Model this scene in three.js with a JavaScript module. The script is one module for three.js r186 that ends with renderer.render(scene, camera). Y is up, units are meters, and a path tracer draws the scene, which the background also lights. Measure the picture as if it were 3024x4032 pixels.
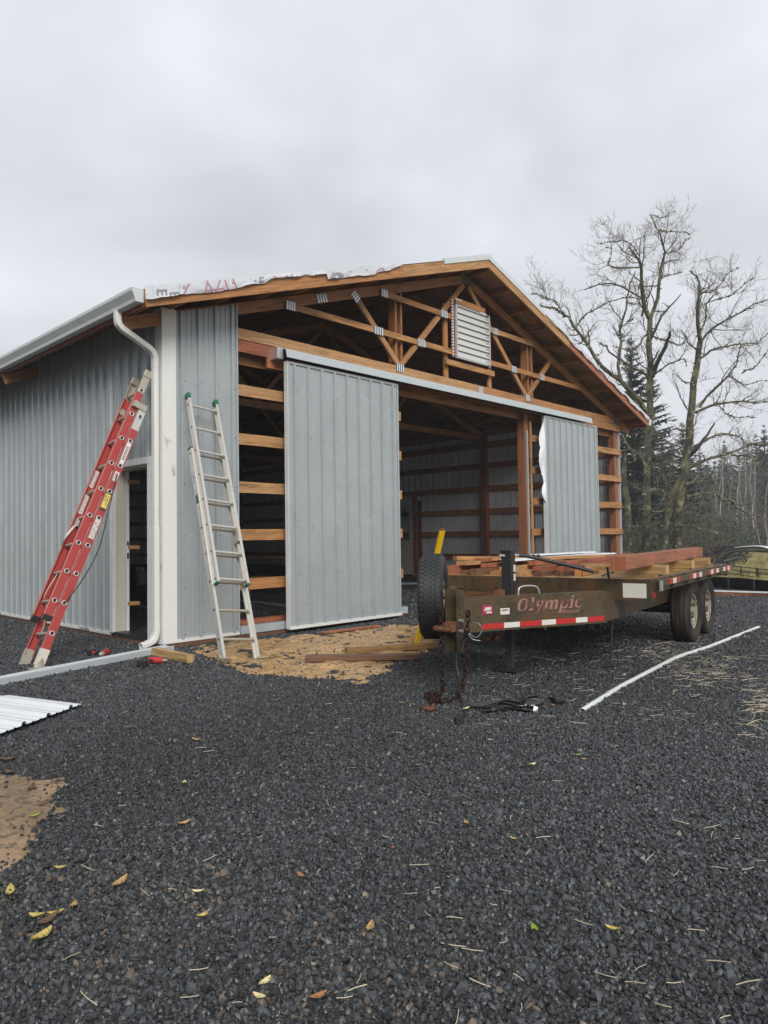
import * as THREE from 'three';
import { mergeGeometries } from 'three/addons/utils/BufferGeometryUtils.js';
import { FontLoader } from 'three/addons/loaders/FontLoader.js';
import { RoundedBoxGeometry } from 'three/addons/geometries/RoundedBoxGeometry.js';

// ------------------------------------------------------------------ camera, sky, sun, exposure
const scene = new THREE.Scene();
const D2R = Math.PI / 180;
const camera = new THREE.PerspectiveCamera(71.39, 768 / 1024, 0.05, 1200);
camera.rotation.order = 'YXZ';
camera.position.set(-4.003, 1.2, 7.232);
camera.rotation.set(2.0 * D2R, -46.166 * D2R, -0.835 * D2R);
camera.updateMatrixWorld(true);

function rng(seed) { let s = seed >>> 0; return () => { s = (s + 0x6D2B79F5) >>> 0; let t = s; t = Math.imul(t ^ (t >>> 15), t | 1); t ^= t + Math.imul(t ^ (t >>> 7), t | 61); return ((t ^ (t >>> 14)) >>> 0) / 4294967296; }; }
function hash2(x, y, s) { let h = Math.imul(x | 0, 374761393) + Math.imul(y | 0, 668265263) + Math.imul(s | 0, 974711); h = Math.imul(h ^ (h >>> 13), 1274126177); return ((h ^ (h >>> 16)) >>> 0) / 4294967296; }
function vnoise(x, y, s = 0, px = 0, py = 0) {          // value noise, tiles every px, py cells
  const xi = Math.floor(x), yi = Math.floor(y), fx = x - xi, fy = y - yi;
  const ux = fx * fx * (3 - 2 * fx), uy = fy * fy * (3 - 2 * fy);
  const wx = v => px ? ((v % px) + px) % px : v, wy = v => py ? ((v % py) + py) % py : v;
  const a = hash2(wx(xi), wy(yi), s), b = hash2(wx(xi + 1), wy(yi), s), c = hash2(wx(xi), wy(yi + 1), s), d = hash2(wx(xi + 1), wy(yi + 1), s);
  return a + (b - a) * ux + (c - a) * uy + (a - b - c + d) * ux * uy;
}
function fbm(x, y, oct, s = 0, px = 0, py = 0) { let v = 0, a = 0.5, t = 0; for (let i = 0; i < oct; i++) { v += a * vnoise(x, y, s + i * 17, px, py); t += a; x *= 2; y *= 2; px *= 2; py *= 2; a *= 0.5; } return v / t; }
const sstep = (a, b, x) => { const t = Math.min(1, Math.max(0, (x - a) / (b - a))); return t * t * (3 - 2 * t); };
const lerp = (a, b, t) => a + (b - a) * t;

{ // overcast sky: soft grey cloud layers, all round
  const w = 1024, h = 512, data = new Float32Array(w * h * 4);
  for (let j = 0; j < h; j++) {
    const el = ((j + 0.5) / h - 0.5) * Math.PI, y = Math.sin(el), c = Math.cos(el);
    for (let i = 0; i < w; i++) {
      const az = ((i + 0.5) / w - 0.5) * 2 * Math.PI, x = Math.cos(az) * c, z = Math.sin(az) * c;
      const k = 1 / (Math.max(y, 0) + 0.28), X = x * k, Z = z * k;
      const n1 = fbm(X * 0.9 + 11.3, Z * 0.9 + 4.2, 4, 3), n2 = fbm(X * 2.6 + n1 * 2 + 3, Z * 2.6 + 9 + n1 * 2, 5, 41);
      let v = 0.400 + (n1 - 0.5) * 0.30 + (n2 - 0.5) * 0.28;
      v = lerp(0.43, v, sstep(0.0, 0.35, y));
      if (y < 0) v = lerp(0.43, 0.25, sstep(0, 0.15, -y));
      const o = (j * w + i) * 4;
      data[o] = v * 0.955; data[o + 1] = v * 0.985; data[o + 2] = v * 1.05; data[o + 3] = 1;
    }
  }
  const t = new THREE.DataTexture(data, w, h, THREE.RGBAFormat, THREE.FloatType);
  t.mapping = THREE.EquirectangularReflectionMapping; t.magFilter = THREE.LinearFilter; t.minFilter = THREE.LinearFilter; t.wrapS = THREE.RepeatWrapping;
  t.needsUpdate = true;
  scene.background = t; scene.environment = t;
}
const sun = new THREE.DirectionalLight(new THREE.Color(1.0, 0.975, 0.94), 1.5);
sun.position.set(-21, 33, 40); sun.target.position.set(4, 0, 0);
sun.castShadow = true; sun.shadow.radius = 55;
sun.shadow.mapSize.set(2048, 2048); Object.assign(sun.shadow.camera, { left: -30, right: 30, top: 30, bottom: -30, near: 1, far: 120 });
scene.add(sun, sun.target);
const renderer = new THREE.WebGLRenderer({ antialias: true });
renderer.setSize(768, 1024);
renderer.toneMapping = THREE.LinearToneMapping;
renderer.toneMappingExposure = 1.9;
renderer.shadowMap.enabled = true; renderer.shadowMap.type = THREE.PCFSoftShadowMap;
scene.fog = new THREE.FogExp2(new THREE.Color(0.72, 0.75, 0.80), 0.0018);

// ------------------------------------------------------------------ helpers
const V = (x, y, z) => new THREE.Vector3(x, y, z);
const taken = {};
function numbered(n) { const k = taken[n] = (taken[n] === undefined ? 0 : taken[n] + 1); return k ? n + '_' + String(k).padStart(3, '0') : n; }
function sh(o) { o.castShadow = true; o.receiveShadow = true; return o; }
function tag(o, label, category, group, kind) { o.userData.label = label; o.userData.category = category; if (group) o.userData.group = group; if (kind) o.userData.kind = kind; return o; }
function thing(name, label, category, pos = [0, 0, 0], turn = 0, group) { const g = new THREE.Group(); g.name = numbered(name); g.position.set(...pos); g.rotation.y = turn; scene.add(g); return tag(g, label, category, group); }
function part(parent, name, geo, mat) { const m = sh(new THREE.Mesh(geo, mat)); m.name = name; parent.add(m); return m; }
function top(name, geo, mat, label, category, group, kind) { const m = sh(new THREE.Mesh(geo, mat)); m.name = numbered(name); scene.add(m); return tag(m, label, category, group, kind); }
function struct(name, geo, mat) { const m = sh(new THREE.Mesh(geo, mat)); m.name = name; m.userData.kind = 'structure'; scene.add(m); return m; }
// pixel of the photograph (3024 x 4032) to a direction, to a point at a depth, to a point on the level y
const FPX = 2016 / Math.tan(71.39 / 2 * D2R);
function pdir(x, y) { return V((x - 1512) / FPX, -(y - 2016) / FPX, -1).applyQuaternion(camera.quaternion); }
function pxd(x, y, d) { return camera.position.clone().addScaledVector(pdir(x, y), d); }
function pxg(x, y, h = 0) { const d = pdir(x, y); return camera.position.clone().addScaledVector(d, (h - camera.position.y) / d.y); }
const R0 = rng(12345);
const rr = (a, b, r = R0) => a + (b - a) * r();
const pick = (a, r = R0) => a[Math.floor(r() * a.length)];

// box along a -> b; w is its width, h its height (up = the direction its height is laid along)
function beamGeo(a, b, w, h, up = V(0, 1, 0), uvs = 2.4) {
  a = a.isVector3 ? a : V(...a); b = b.isVector3 ? b : V(...b);
  const X = b.clone().sub(a), L = X.length(); X.normalize();
  let Z = V().crossVectors(X, up).normalize(); const Y = V().crossVectors(Z, X);
  const g = new THREE.BoxGeometry(L, h, w), p = g.attributes.position, uv = g.attributes.uv, o1 = R0() * 7, o2 = R0() * 7, n = g.attributes.normal;
  for (let i = 0; i < p.count; i++) {
    if (Math.abs(n.getX(i)) > 0.5) uv.setXY(i, (p.getY(i) * 0.3) / uvs + o1, p.getZ(i) / 0.35 + o2);
    else uv.setXY(i, p.getX(i) / uvs + o1, (Math.abs(n.getY(i)) > 0.5 ? p.getZ(i) : p.getY(i) + w * 0.5) / 0.35 + o2);
  }
  g.applyMatrix4(new THREE.Matrix4().makeBasis(X, Y, Z).setPosition(a.clone().add(b).multiplyScalar(0.5)));
  return g;
}
const beam = (parent, name, a, b, w, h, mat, up) => part(parent, name, beamGeo(a, b, w, h, up), mat);
function boxGeo(x0, x1, y0, y1, z0, z1) { const g = new THREE.BoxGeometry(x1 - x0, y1 - y0, z1 - z0); uvBox(g); g.translate((x0 + x1) / 2, (y0 + y1) / 2, (z0 + z1) / 2); return g; }
function uvBox(g, s = 1) { const p = g.attributes.position, n = g.attributes.normal, uv = g.attributes.uv; for (let i = 0; i < p.count; i++) { const ax = Math.abs(n.getX(i)), ay = Math.abs(n.getY(i)); if (ax > 0.6) uv.setXY(i, p.getZ(i) / s, p.getY(i) / s); else if (ay > 0.6) uv.setXY(i, p.getX(i) / s, p.getZ(i) / s); else uv.setXY(i, p.getX(i) / s, p.getY(i) / s); } return g; }
const box = (parent, name, x0, x1, y0, y1, z0, z1, mat) => part(parent, name, boxGeo(x0, x1, y0, y1, z0, z1), mat);
function cylGeo(a, b, r, sides = 10, r2 = r) { a = a.isVector3 ? a : V(...a); b = b.isVector3 ? b : V(...b); const d = b.clone().sub(a), L = d.length(); const g = new THREE.CylinderGeometry(r2, r, L, sides); g.applyQuaternion(new THREE.Quaternion().setFromUnitVectors(V(0, 1, 0), d.normalize())); g.translate((a.x + b.x) / 2, (a.y + b.y) / 2, (a.z + b.z) / 2); return g; }
function tubeGeo(pts, r, seg = 24, sides = 6) { return new THREE.TubeGeometry(new THREE.CatmullRomCurve3(pts.map(p => p.isVector3 ? p : V(...p))), seg, r, sides, false); }
// open or closed outline [[a,b],...] swept along an axis made of two frames
function sweepGeo(prof, A, B, closed = false) { // A, B: functions (a,b) -> Vector3 at both ends
  const pos = [], uv = []; const n = prof.length, m = closed ? n : n - 1; let s = 0; const L = A(...prof[0]).distanceTo(B(...prof[0]));
  for (let i = 0; i < m; i++) { const p = prof[i], q = prof[(i + 1) % n]; const d = Math.hypot(q[0] - p[0], q[1] - p[1]); const a = A(...p), b = A(...q), c = B(...q), e = B(...p);
    for (const [v, uu, vv] of [[a, 0, s], [b, 0, s + d], [c, L, s + d], [a, 0, s], [c, L, s + d], [e, L, s]]) { pos.push(v.x, v.y, v.z); uv.push(uu, vv); } s += d; }
  if (closed) { const shp = THREE.ShapeUtils.triangulateShape(prof.map(p => new THREE.Vector2(...p)), []); for (const F of [A, B]) for (const t of shp) for (const k of t) { const v = F(...prof[k]); pos.push(v.x, v.y, v.z); uv.push(prof[k][0], prof[k][1]); } }
  const g = new THREE.BufferGeometry(); g.setAttribute('position', new THREE.Float32BufferAttribute(pos, 3)); g.setAttribute('uv', new THREE.Float32BufferAttribute(uv, 2)); g.computeVertexNormals(); return g;
}
class TubeSet { // many tapered tubes in one geometry
  constructor() { this.p = []; this.n = []; this.i = []; this.u = []; }
  add(pts, rad, sides = 5) {
    let prevN = null; const base = this.p.length / 3; let L = 0;
    for (let k = 0; k < pts.length; k++) {
      const t = (k < pts.length - 1 ? pts[k + 1] : pts[k]).clone().sub(k > 0 ? pts[k - 1] : pts[k]).normalize();
      if (!prevN) prevN = Math.abs(t.y) < 0.9 ? V(0, 1, 0) : V(1, 0, 0);
      const b = V().crossVectors(t, prevN).normalize(); prevN = V().crossVectors(b, t).normalize();
      if (k) L += pts[k].distanceTo(pts[k - 1]);
      for (let s = 0; s <= sides; s++) { const a = s / sides * Math.PI * 2, c = Math.cos(a), d = Math.sin(a), nx = prevN.x * c + b.x * d, ny = prevN.y * c + b.y * d, nz = prevN.z * c + b.z * d, r = rad[k];
        this.p.push(pts[k].x + nx * r, pts[k].y + ny * r, pts[k].z + nz * r); this.n.push(nx, ny, nz); this.u.push(s / sides * 0.6, L / 3.1); }
      if (k) for (let s = 0; s < sides; s++) { const q = base + (k - 1) * (sides + 1) + s, w = q + sides + 1; this.i.push(q, q + 1, w, q + 1, w + 1, w); }
    }
  }
  geo() { const g = new THREE.BufferGeometry(); g.setAttribute('position', new THREE.Float32BufferAttribute(this.p, 3)); g.setAttribute('normal', new THREE.Float32BufferAttribute(this.n, 3)); g.setAttribute('uv', new THREE.Float32BufferAttribute(this.u, 2)); g.setIndex(this.i); return g; }
}

// ------------------------------------------------------------------ textures and materials
function dataTex(w, h, fn, srgb = true, rx = 1, ry = 1) {
  const d = new Uint8Array(w * h * 4);
  for (let j = 0; j < h; j++) for (let i = 0; i < w; i++) { const c = fn(i / w, j / h, i, j), o = (j * w + i) * 4; for (let k = 0; k < 3; k++) d[o + k] = Math.max(0, Math.min(255, c[k] * 255)); d[o + 3] = 255; }
  const t = new THREE.DataTexture(d, w, h); t.wrapS = t.wrapT = THREE.RepeatWrapping; t.magFilter = THREE.LinearFilter; t.minFilter = THREE.LinearMipmapLinearFilter; t.generateMipmaps = true; t.repeat.set(rx, ry);
  if (srgb) t.colorSpace = THREE.SRGBColorSpace; t.needsUpdate = true; return t;
}
function woodTex(seed, stain) {
  const r = rng(seed), knots = []; for (let k = 0; k < 9; k++) knots.push([r(), r(), 0.012 + r() * 0.02]);
  return dataTex(1024, 256, (u, v) => {
    let wob = fbm(u * 6, v * 3, 3, seed, 6, 3) * 0.12, kd = 0;
    for (const [ku, kv, kr] of knots) { let du = u - ku, dv = v - kv; du -= Math.round(du); dv -= Math.round(dv); const d = Math.hypot(du * 6.8, dv); if (d < kr * 5) { wob += (kr * 5 - d) * 0.6; kd = Math.max(kd, 1 - d / kr); } }
    const g = fbm(u * 8, (v + wob) * 42, 3, seed + 5), f = vnoise(u * 40, (v + wob * 0.5) * 128, seed + 9, 40, 128);
    const st = fbm(u * 6, v * 5, 4, seed + 30, 6, 5);
    let b = 0.80 + (g - 0.5) * 0.34 + (f - 0.5) * 0.14 - stain * sstep(0.52, 0.72, st) * 0.45;
    b *= 1 - 0.55 * Math.max(0, kd); 
    return [b, b * (0.985 - Math.max(0, kd) * 0.1), b * 0.96];
  });
}
const woodA = woodTex(11, 0.25), woodB = woodTex(57, 0.5), woodC = woodTex(91, 0.2);
const lin = (r, g, b) => new THREE.Color().setRGB(r, g, b);
const std = (color, o = {}) => new THREE.MeshStandardMaterial({ color, roughness: 0.7, ...o });
const wood = (r, g, b, t = woodA, rough = 0.62) => std(lin(r, g, b), { map: t, roughness: rough, bumpMap: t, bumpScale: 0.0015 });
const M = {};
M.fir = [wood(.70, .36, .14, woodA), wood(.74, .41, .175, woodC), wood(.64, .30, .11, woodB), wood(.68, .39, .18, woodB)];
M.truss = [wood(.62, .30, .12, woodA), wood(.57, .26, .10, woodB), wood(.66, .35, .15, woodC)];
M.pale = [wood(.82, .58, .26, woodC, .55), wood(.78, .52, .23, woodA, .55)];
M.red = [wood(.52, .17, .085, woodA, .5), wood(.46, .145, .07, woodB, .5), wood(.56, .20, .10, woodC, .5)];
M.dark = [wood(.22, .11, .06, woodB, .5), wood(.27, .14, .075, woodA, .5)];
M.treated = wood(.24, .115, .065, woodB, .7);
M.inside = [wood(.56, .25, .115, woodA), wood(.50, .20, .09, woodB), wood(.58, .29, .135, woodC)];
M.postred = wood(.46, .18, .085, woodB, .65);
M.oldpost = wood(.21, .17, .125, woodB, .8);
M.osb = wood(.56, .30, .16, woodB, .8);
const dirtMet = dataTex(512, 512, (u, v) => { const a = fbm(u * 5, v * 5, 5, 71, 5, 5), b = vnoise(u * 90, v * 14, 73, 90, 14), c = fbm(u * 24, v * 24, 3, 79, 24, 24); const s = 0.95 + (a - 0.5) * 0.07 + (b - 0.5) * 0.02 - sstep(.68, .8, c) * 0.03; return [s, s, s * 0.995]; });
const dirtRough = dataTex(256, 256, (u, v) => { const a = fbm(u * 6, v * 6, 4, 171, 6, 6); const s = 0.35 + a * 0.4; return [s, s, s]; }, false);
M.steel = std(lin(.41, .445, .46), { map: dirtMet, roughness: 0.62, roughnessMap: dirtRough, metalness: 0.12 });
M.steelBack = std(lin(.84, .85, .87), { map: dirtMet, roughness: .38, metalness: .35 });
M.trimGrey = std(lin(.42, .46, .475), { roughness: .42, map: dirtMet });
M.hood = std(lin(.50, .55, .57), { roughness: .4, map: dirtMet });
const scuff = dataTex(512, 512, (u, v) => { const a = fbm(u * 16, v * 16, 4, 271, 16, 16), b = fbm(u * 5, v * 5, 4, 273, 5, 5), c = vnoise(u * 120, v * 120, 277, 120, 120); const s = 0.97 - sstep(.62, .76, a) * sstep(.52, .66, b) * 0.32 - (c > .95 ? .08 : 0); return [s, s * .99, s * .965]; });
const scuffBig = scuff.clone(); scuffBig.repeat.set(.31, .43); scuffBig.needsUpdate = true;
M.white = std(lin(.80, .82, .82), { roughness: .4, map: scuffBig });
M.whiteClean = std(lin(.80, .82, .82), { roughness: .4, map: dirtMet });
M.gutter = std(lin(.66, .70, .71), { roughness: .35, map: dirtMet });
M.cream = std(lin(.66, .63, .56), { roughness: .5, map: scuff });
M.galv = std(lin(.66, .68, .70), { roughness: .38, metalness: .75, map: scuff });
M.roofTop = std(lin(.5, .54, .55), { roughness: .4 });
M.black = std(lin(.018, .018, .02), { roughness: .45 });
M.blackPaint = std(lin(.028, .029, .031), { roughness: .42, map: scuff });
M.webbing = std(lin(.035, .036, .040), { roughness: .4 });
M.rubber = std(lin(.022, .022, .023), { roughness: .55 });
const mudTyre = dataTex(256, 256, (u, v) => { const a = fbm(u * 10, v * 10, 4, 371, 10, 10); const m = sstep(.42, .62, a); return [lerp(.16, .32, m), lerp(.155, .26, m), lerp(.15, .20, m)]; });
M.rubberOld = std(lin(.5, .5, .5), { roughness: .8, map: mudTyre });
function mudRim() { return dataTex(256, 256, (u, v) => { const a = fbm(u * 30, v * 30, 4, 377, 30, 30); const m = sstep(.5, .66, a); return [lerp(.95, .4, m), lerp(.94, .33, m), lerp(.9, .26, m)]; }); }
const rustTex = dataTex(512, 512, (u, v) => { const a = fbm(u * 7, v * 7, 5, 471, 7, 7), b = fbm(u * 22, v * 22, 4, 473, 22, 22), c = fbm(u * 12, v * 3, 4, 479, 12, 3);
  let r = .315, g = .262, bl = .178; const k = sstep(.40, .68, b * .5 + a * .5); r = lerp(r, .235, k); g = lerp(g, .205, k); bl = lerp(bl, .155, k); const m = sstep(.5, .7, c * .6 + b * .4); r = lerp(r, .40, m * .75); g = lerp(g, .27, m * .75); bl = lerp(bl, .15, m * .75); const d = .85 + vnoise(u * 128, v * 128, 481, 128, 128) * .3; return [r * d, g * d, bl * d]; });
M.frame = std(lin(1.12, 1.16, 1.2), { map: rustTex, roughness: .45, metalness: .1 });
const rust2 = dataTex(256, 256, (u, v) => { const a = fbm(u * 9, v * 9, 5, 571, 9, 9); const k = sstep(.35, .68, a); return [lerp(.30, .52, k), lerp(.18, .33, k), lerp(.12, .20, k)]; });
M.rust = std(lin(.8, .8, .8), { map: rust2, roughness: .75 });
M.deckPlate = std(lin(.9, .9, .9), { map: rust2, roughness: .28 });
M.chain = std(lin(.28, .29, .32), { map: rust2, roughness: .6, metalness: .5 });
M.deckWood = [wood(.72, .48, .22, woodA, .24), wood(.62, .41, .18, woodB, .2), wood(.68, .48, .25, woodC, .26)];
M.rimWhite = std(lin(.38, .35, .28), { roughness: .55, map: mudRim() });
M.redTape = std(lin(.50, .028, .028), { roughness: .4, map: scuff }); M.whiteTape = std(lin(.72, .71, .66), { roughness: .45, map: scuff });
M.ladderRed = std(lin(.42, .055, .05), { roughness: .48, map: scuff });
M.ladderEdge = std(lin(.58, .20, .17), { roughness: .55, map: scuff });
M.alu = std(lin(.70, .70, .68), { roughness: .42, metalness: .55, map: scuff });
M.aluDirty = std(lin(.52, .48, .41), { roughness: .5, metalness: .5, map: scuff });
M.green = std(lin(.012, .14, .07), { roughness: .6 });
M.yellow = std(lin(.80, .50, .01), { roughness: .4, map: dirtMet });
M.toolRed = std(lin(.50, .03, .035), { roughness: .45 });
M.sheetWhite = std(lin(.80, .83, .86), { roughness: .35, map: dirtMet });
M.strip = std(lin(.80, .82, .83), { roughness: .4, map: dirtMet });
M.foil = std(lin(.78, .79, .80), { roughness: .35 });
const barkTex = dataTex(256, 512, (u, v) => { const a = fbm(u * 6, v * 10, 5, 671, 6, 10), b = fbm(u * 20, v * 30, 3, 673, 20, 30), c = fbm(u * 8, v * 14, 4, 677, 8, 14); let k = .30 + (b - .5) * .36; const m = sstep(.42, .62, a), w = sstep(.56, .7, c); let r = lerp(k * .92, .46, m * .65), g = lerp(k * .88, .47, m * .65), bl = lerp(k * .78, .33, m * .65); r = lerp(r, .66, w * .55); g = lerp(g, .66, w * .55); bl = lerp(bl, .60, w * .55); return [r, g, bl]; });
M.bark = std(lin(.88, .88, .76), { map: barkTex, roughness: .95, bumpMap: barkTex, bumpScale: .02 });
M.twig = std(lin(.16, .142, .115), { roughness: .9 });
M.lichen = std(lin(.22, .235, .15), { roughness: 1 });
M.deadLimb = std(lin(.045, .042, .038), { roughness: .95 });
M.needle = [std(lin(.022, .045, .026), { roughness: .85 }), std(lin(.030, .052, .030), { roughness: .85 }), std(lin(.045, .058, .028), { roughness: .9 })];
M.farTrunk = std(lin(.30, .29, .27), { roughness: .9 });
M.fencePipe = std(lin(.20, .13, .06), { roughness: .6, map: rust2 });
M.silt = std(lin(.022, .026, .028), { roughness: .8 });

// ------------------------------------------------------------------ ground
function poly(pts, x, z) { let c = false; for (let i = 0, j = pts.length - 1; i < pts.length; j = i++) { const [xi, zi] = pts[i], [xj, zj] = pts[j]; if ((zi > z) !== (zj > z) && x < (xj - xi) * (z - zi) / (zj - zi) + xi) c = !c; } return c; }
function edgeDist(pts, x, z) { let d = 1e9; for (let i = 0, j = pts.length - 1; i < pts.length; j = i++) { const ax = pts[j][0], az = pts[j][1], bx = pts[i][0] - ax, bz = pts[i][1] - az; let t = ((x - ax) * bx + (z - az) * bz) / (bx * bx + bz * bz); t = Math.max(0, Math.min(1, t)); d = Math.min(d, Math.hypot(x - ax - bx * t, z - az - bz * t)); } return poly(pts, x, z) ? d : -d; }
const DIRT = [[.15, .30], [.02, .9], [-.12, 1.4], [-.2, 1.8], [-.13, 2.2], [-.02, 2.45], [.11, 3.02], [.35, 2.93], [.87, 2.62], [1.3, 2.55], [2.0, 2.17], [2.7, 1.75], [3.15, 1.2], [3.15, .7], [2.5, .48], [1.73, .45], [1.1, .22], [.6, .12], [.15, .10]];
const MUD = [[-2.62, 3.3], [-2.54, 3.5], [-2.63, 3.75], [-2.70, 3.95], [-2.85, 4.12], [-2.98, 4.3], [-3.15, 4.45], [-4.4, 4.9], [-4.6, 3.2], [-3.4, 2.85], [-2.9, 3.05]];
const MUD2 = [[-9, 4.72], [-9, 4.8], [-9.1, 4.8]]; const MUDOLD = [[-2.98, 4.72], [-2.85, 4.8], [-2.78, 4.98], [-2.95, 5.25], [-3.2, 5.5], [-3.6, 5.6], [-3.6, 5.1], [-3.3, 4.95]];
function inPatch(P, x, z, amp, s) { return edgeDist(P, x, z) + (fbm(x * 5, z * 5, 4, s) - .5) * amp; }
function groundY(x, z) { let y = 0; if (x > 11.9) y -= .95 * sstep(11.9, 22, x) - .34 * sstep(26, 62, x); return y + (x < 12.5 ? (fbm(x * .6 + 40, z * .6 + 40, 2, 7) - .5) * 0.02 : (fbm(x * .3, z * .3, 3, 9) - .5) * .12); }
const gravelTex = dataTex(1024, 1024, (u, v) => {
  const N = 72, x = u * N, y = v * N, xi = Math.floor(x), yi = Math.floor(y); let d1 = 9, d2 = 9, id = 0;
  for (let a = -1; a <= 1; a++) for (let b = -1; b <= 1; b++) { const cx = (xi + a + N) % N, cy = (yi + b + N) % N; const qx = xi + a + hash2(cx, cy, 1), qy = yi + b + hash2(cx, cy, 2); const d = Math.hypot(qx - x, qy - y); if (d < d1) { d2 = d1; d1 = d; id = hash2(cx, cy, 3); } else if (d < d2) d2 = d; }
  const t = .20 + id * .14; return [t, t * 1.005, t * 1.02];
});
const gravelBump = dataTex(1024, 1024, (u, v) => {
  const N = 72, x = u * N, y = v * N, xi = Math.floor(x), yi = Math.floor(y); let d1 = 9, d2 = 9;
  for (let a = -1; a <= 1; a++) for (let b = -1; b <= 1; b++) { const cx = (xi + a + N) % N, cy = (yi + b + N) % N; const qx = xi + a + hash2(cx, cy, 1), qy = yi + b + hash2(cx, cy, 2); const d = Math.hypot(qx - x, qy - y); if (d < d1) { d2 = d1; d1 = d; } else if (d < d2) d2 = d; }
  const e = sstep(0, .35, d2 - d1); return [e, e, e];
}, false);
M.gravelBed = std(lin(.9, .9, .9), { map: gravelTex, bumpMap: gravelBump, bumpScale: .012, roughness: .62 });
M.dirt = std(lin(1, 1, 1), { roughness: .42, map: dataTex(1024, 1024, (u, v) => { const a = fbm(u * 6, v * 6, 5, 771, 6, 6), b = fbm(u * 26, v * 26, 4, 773, 26, 26), c = fbm(u * 60, v * 60, 2, 777, 60, 60); let k = .86 + (a - .5) * .35 + (b - .5) * .22; const s = sstep(.60, .70, c) * sstep(.42, .6, a); let r = .82 * k, g = .665 * k, bl = .46 * k; r = lerp(r, .30, s * .7); g = lerp(g, .25, s * .7); bl = lerp(bl, .20, s * .7); return [r, g, bl]; }) });
M.mud = std(lin(1, 1, 1), { roughness: .55, map: dataTex(512, 512, (u, v) => { const a = fbm(u * 5, v * 5, 5, 871, 5, 5), b = fbm(u * 30, v * 30, 4, 873, 30, 30); let k = .85 + (a - .5) * .4 + (b - .5) * .4; const s = sstep(.58, .68, b); return [lerp(.66 * k, .27, s * .6), lerp(.55 * k, .23, s * .6), lerp(.42 * k, .19, s * .6)]; }) });
M.grass = std(lin(1, 1, 1), { roughness: .95, map: dataTex(1024, 1024, (u, v) => { const a = fbm(u * 6, v * 6, 5, 971, 6, 6), b = fbm(u * 40, v * 40, 3, 973, 40, 40), c = vnoise(u * 200, v * 200, 977, 200, 200); const k = .8 + (b - .5) * .5 + (c - .5) * .25, m = sstep(.35, .65, a); return [lerp(.60, .74, m) * k, lerp(.60, .66, m) * k, lerp(.32, .40, m) * k]; }) });
function sheet(xs, zs, yf, keep, uvs) {
  const pos = [], uv = [], idx = [], nz = zs.length; for (const x of xs) for (const z of zs) { pos.push(x, yf(x, z), z); uv.push(x / uvs, z / uvs); }
  for (let i = 0; i < xs.length - 1; i++) for (let j = 0; j < nz - 1; j++) { if (keep && !keep((xs[i] + xs[i + 1]) / 2, (zs[j] + zs[j + 1]) / 2)) continue; const a = i * nz + j; idx.push(a, a + 1, a + nz, a + nz, a + 1, a + nz + 1); }
  const g = new THREE.BufferGeometry(); g.setAttribute('position', new THREE.Float32BufferAttribute(pos, 3)); g.setAttribute('uv', new THREE.Float32BufferAttribute(uv, 2)); g.setIndex(idx); g.computeVertexNormals(); return g;
}
const span = (a, b, n) => Array.from({ length: n + 1 }, (_, i) => a + (b - a) * i / n);
{
  const xs = [...span(-300, -40, 8), ...span(-36, 10, 12), ...span(11, 30, 38), ...span(32, 110, 40), ...span(130, 600, 8)], zs = [...span(-500, -120, 8), ...span(-110, 30, 90), ...span(36, 300, 8)];
  struct('field', sheet(xs, zs, (x, z) => groundY(x, z) - .03, null, 5), M.grass);
  struct('gravel_yard', sheet(span(-40, 12.0, 130), span(-24, 26, 125), groundY, null, 1.1), M.gravelBed);
  struct('dirt_patch', sheet(span(-.4, 3.4, 190), span(-.02, 3.2, 160), (x, z) => groundY(x, z) + lerp(-.03, .010, sstep(-.09, .03, inPatch(DIRT, x, z, .30, 21))) + (fbm(x * 6, z * 6, 3, 61) - .5) * .05 + (fbm(x * 22, z * 22, 3, 67) - .5) * .022, (x, z) => inPatch(DIRT, x, z, .30, 21) > -.1, 1.7), M.dirt);
  const mudY = (x, z) => groundY(x, z) + lerp(-.03, .010, sstep(-.09, .03, inPatch(MUD, x, z, .22, 23))) + (fbm(x * 9, z * 9, 3, 63) - .5) * .03 + (fbm(x * 40, z * 40, 2, 69) - .5) * .012;
  struct('mud_patch', mergeGeometries([sheet(span(-4.8, -2.4, 140), span(2.7, 5.1, 140), mudY, (x, z) => inPatch(MUD, x, z, .22, 23) > -.1, 1)]), M.mud);
}
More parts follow.
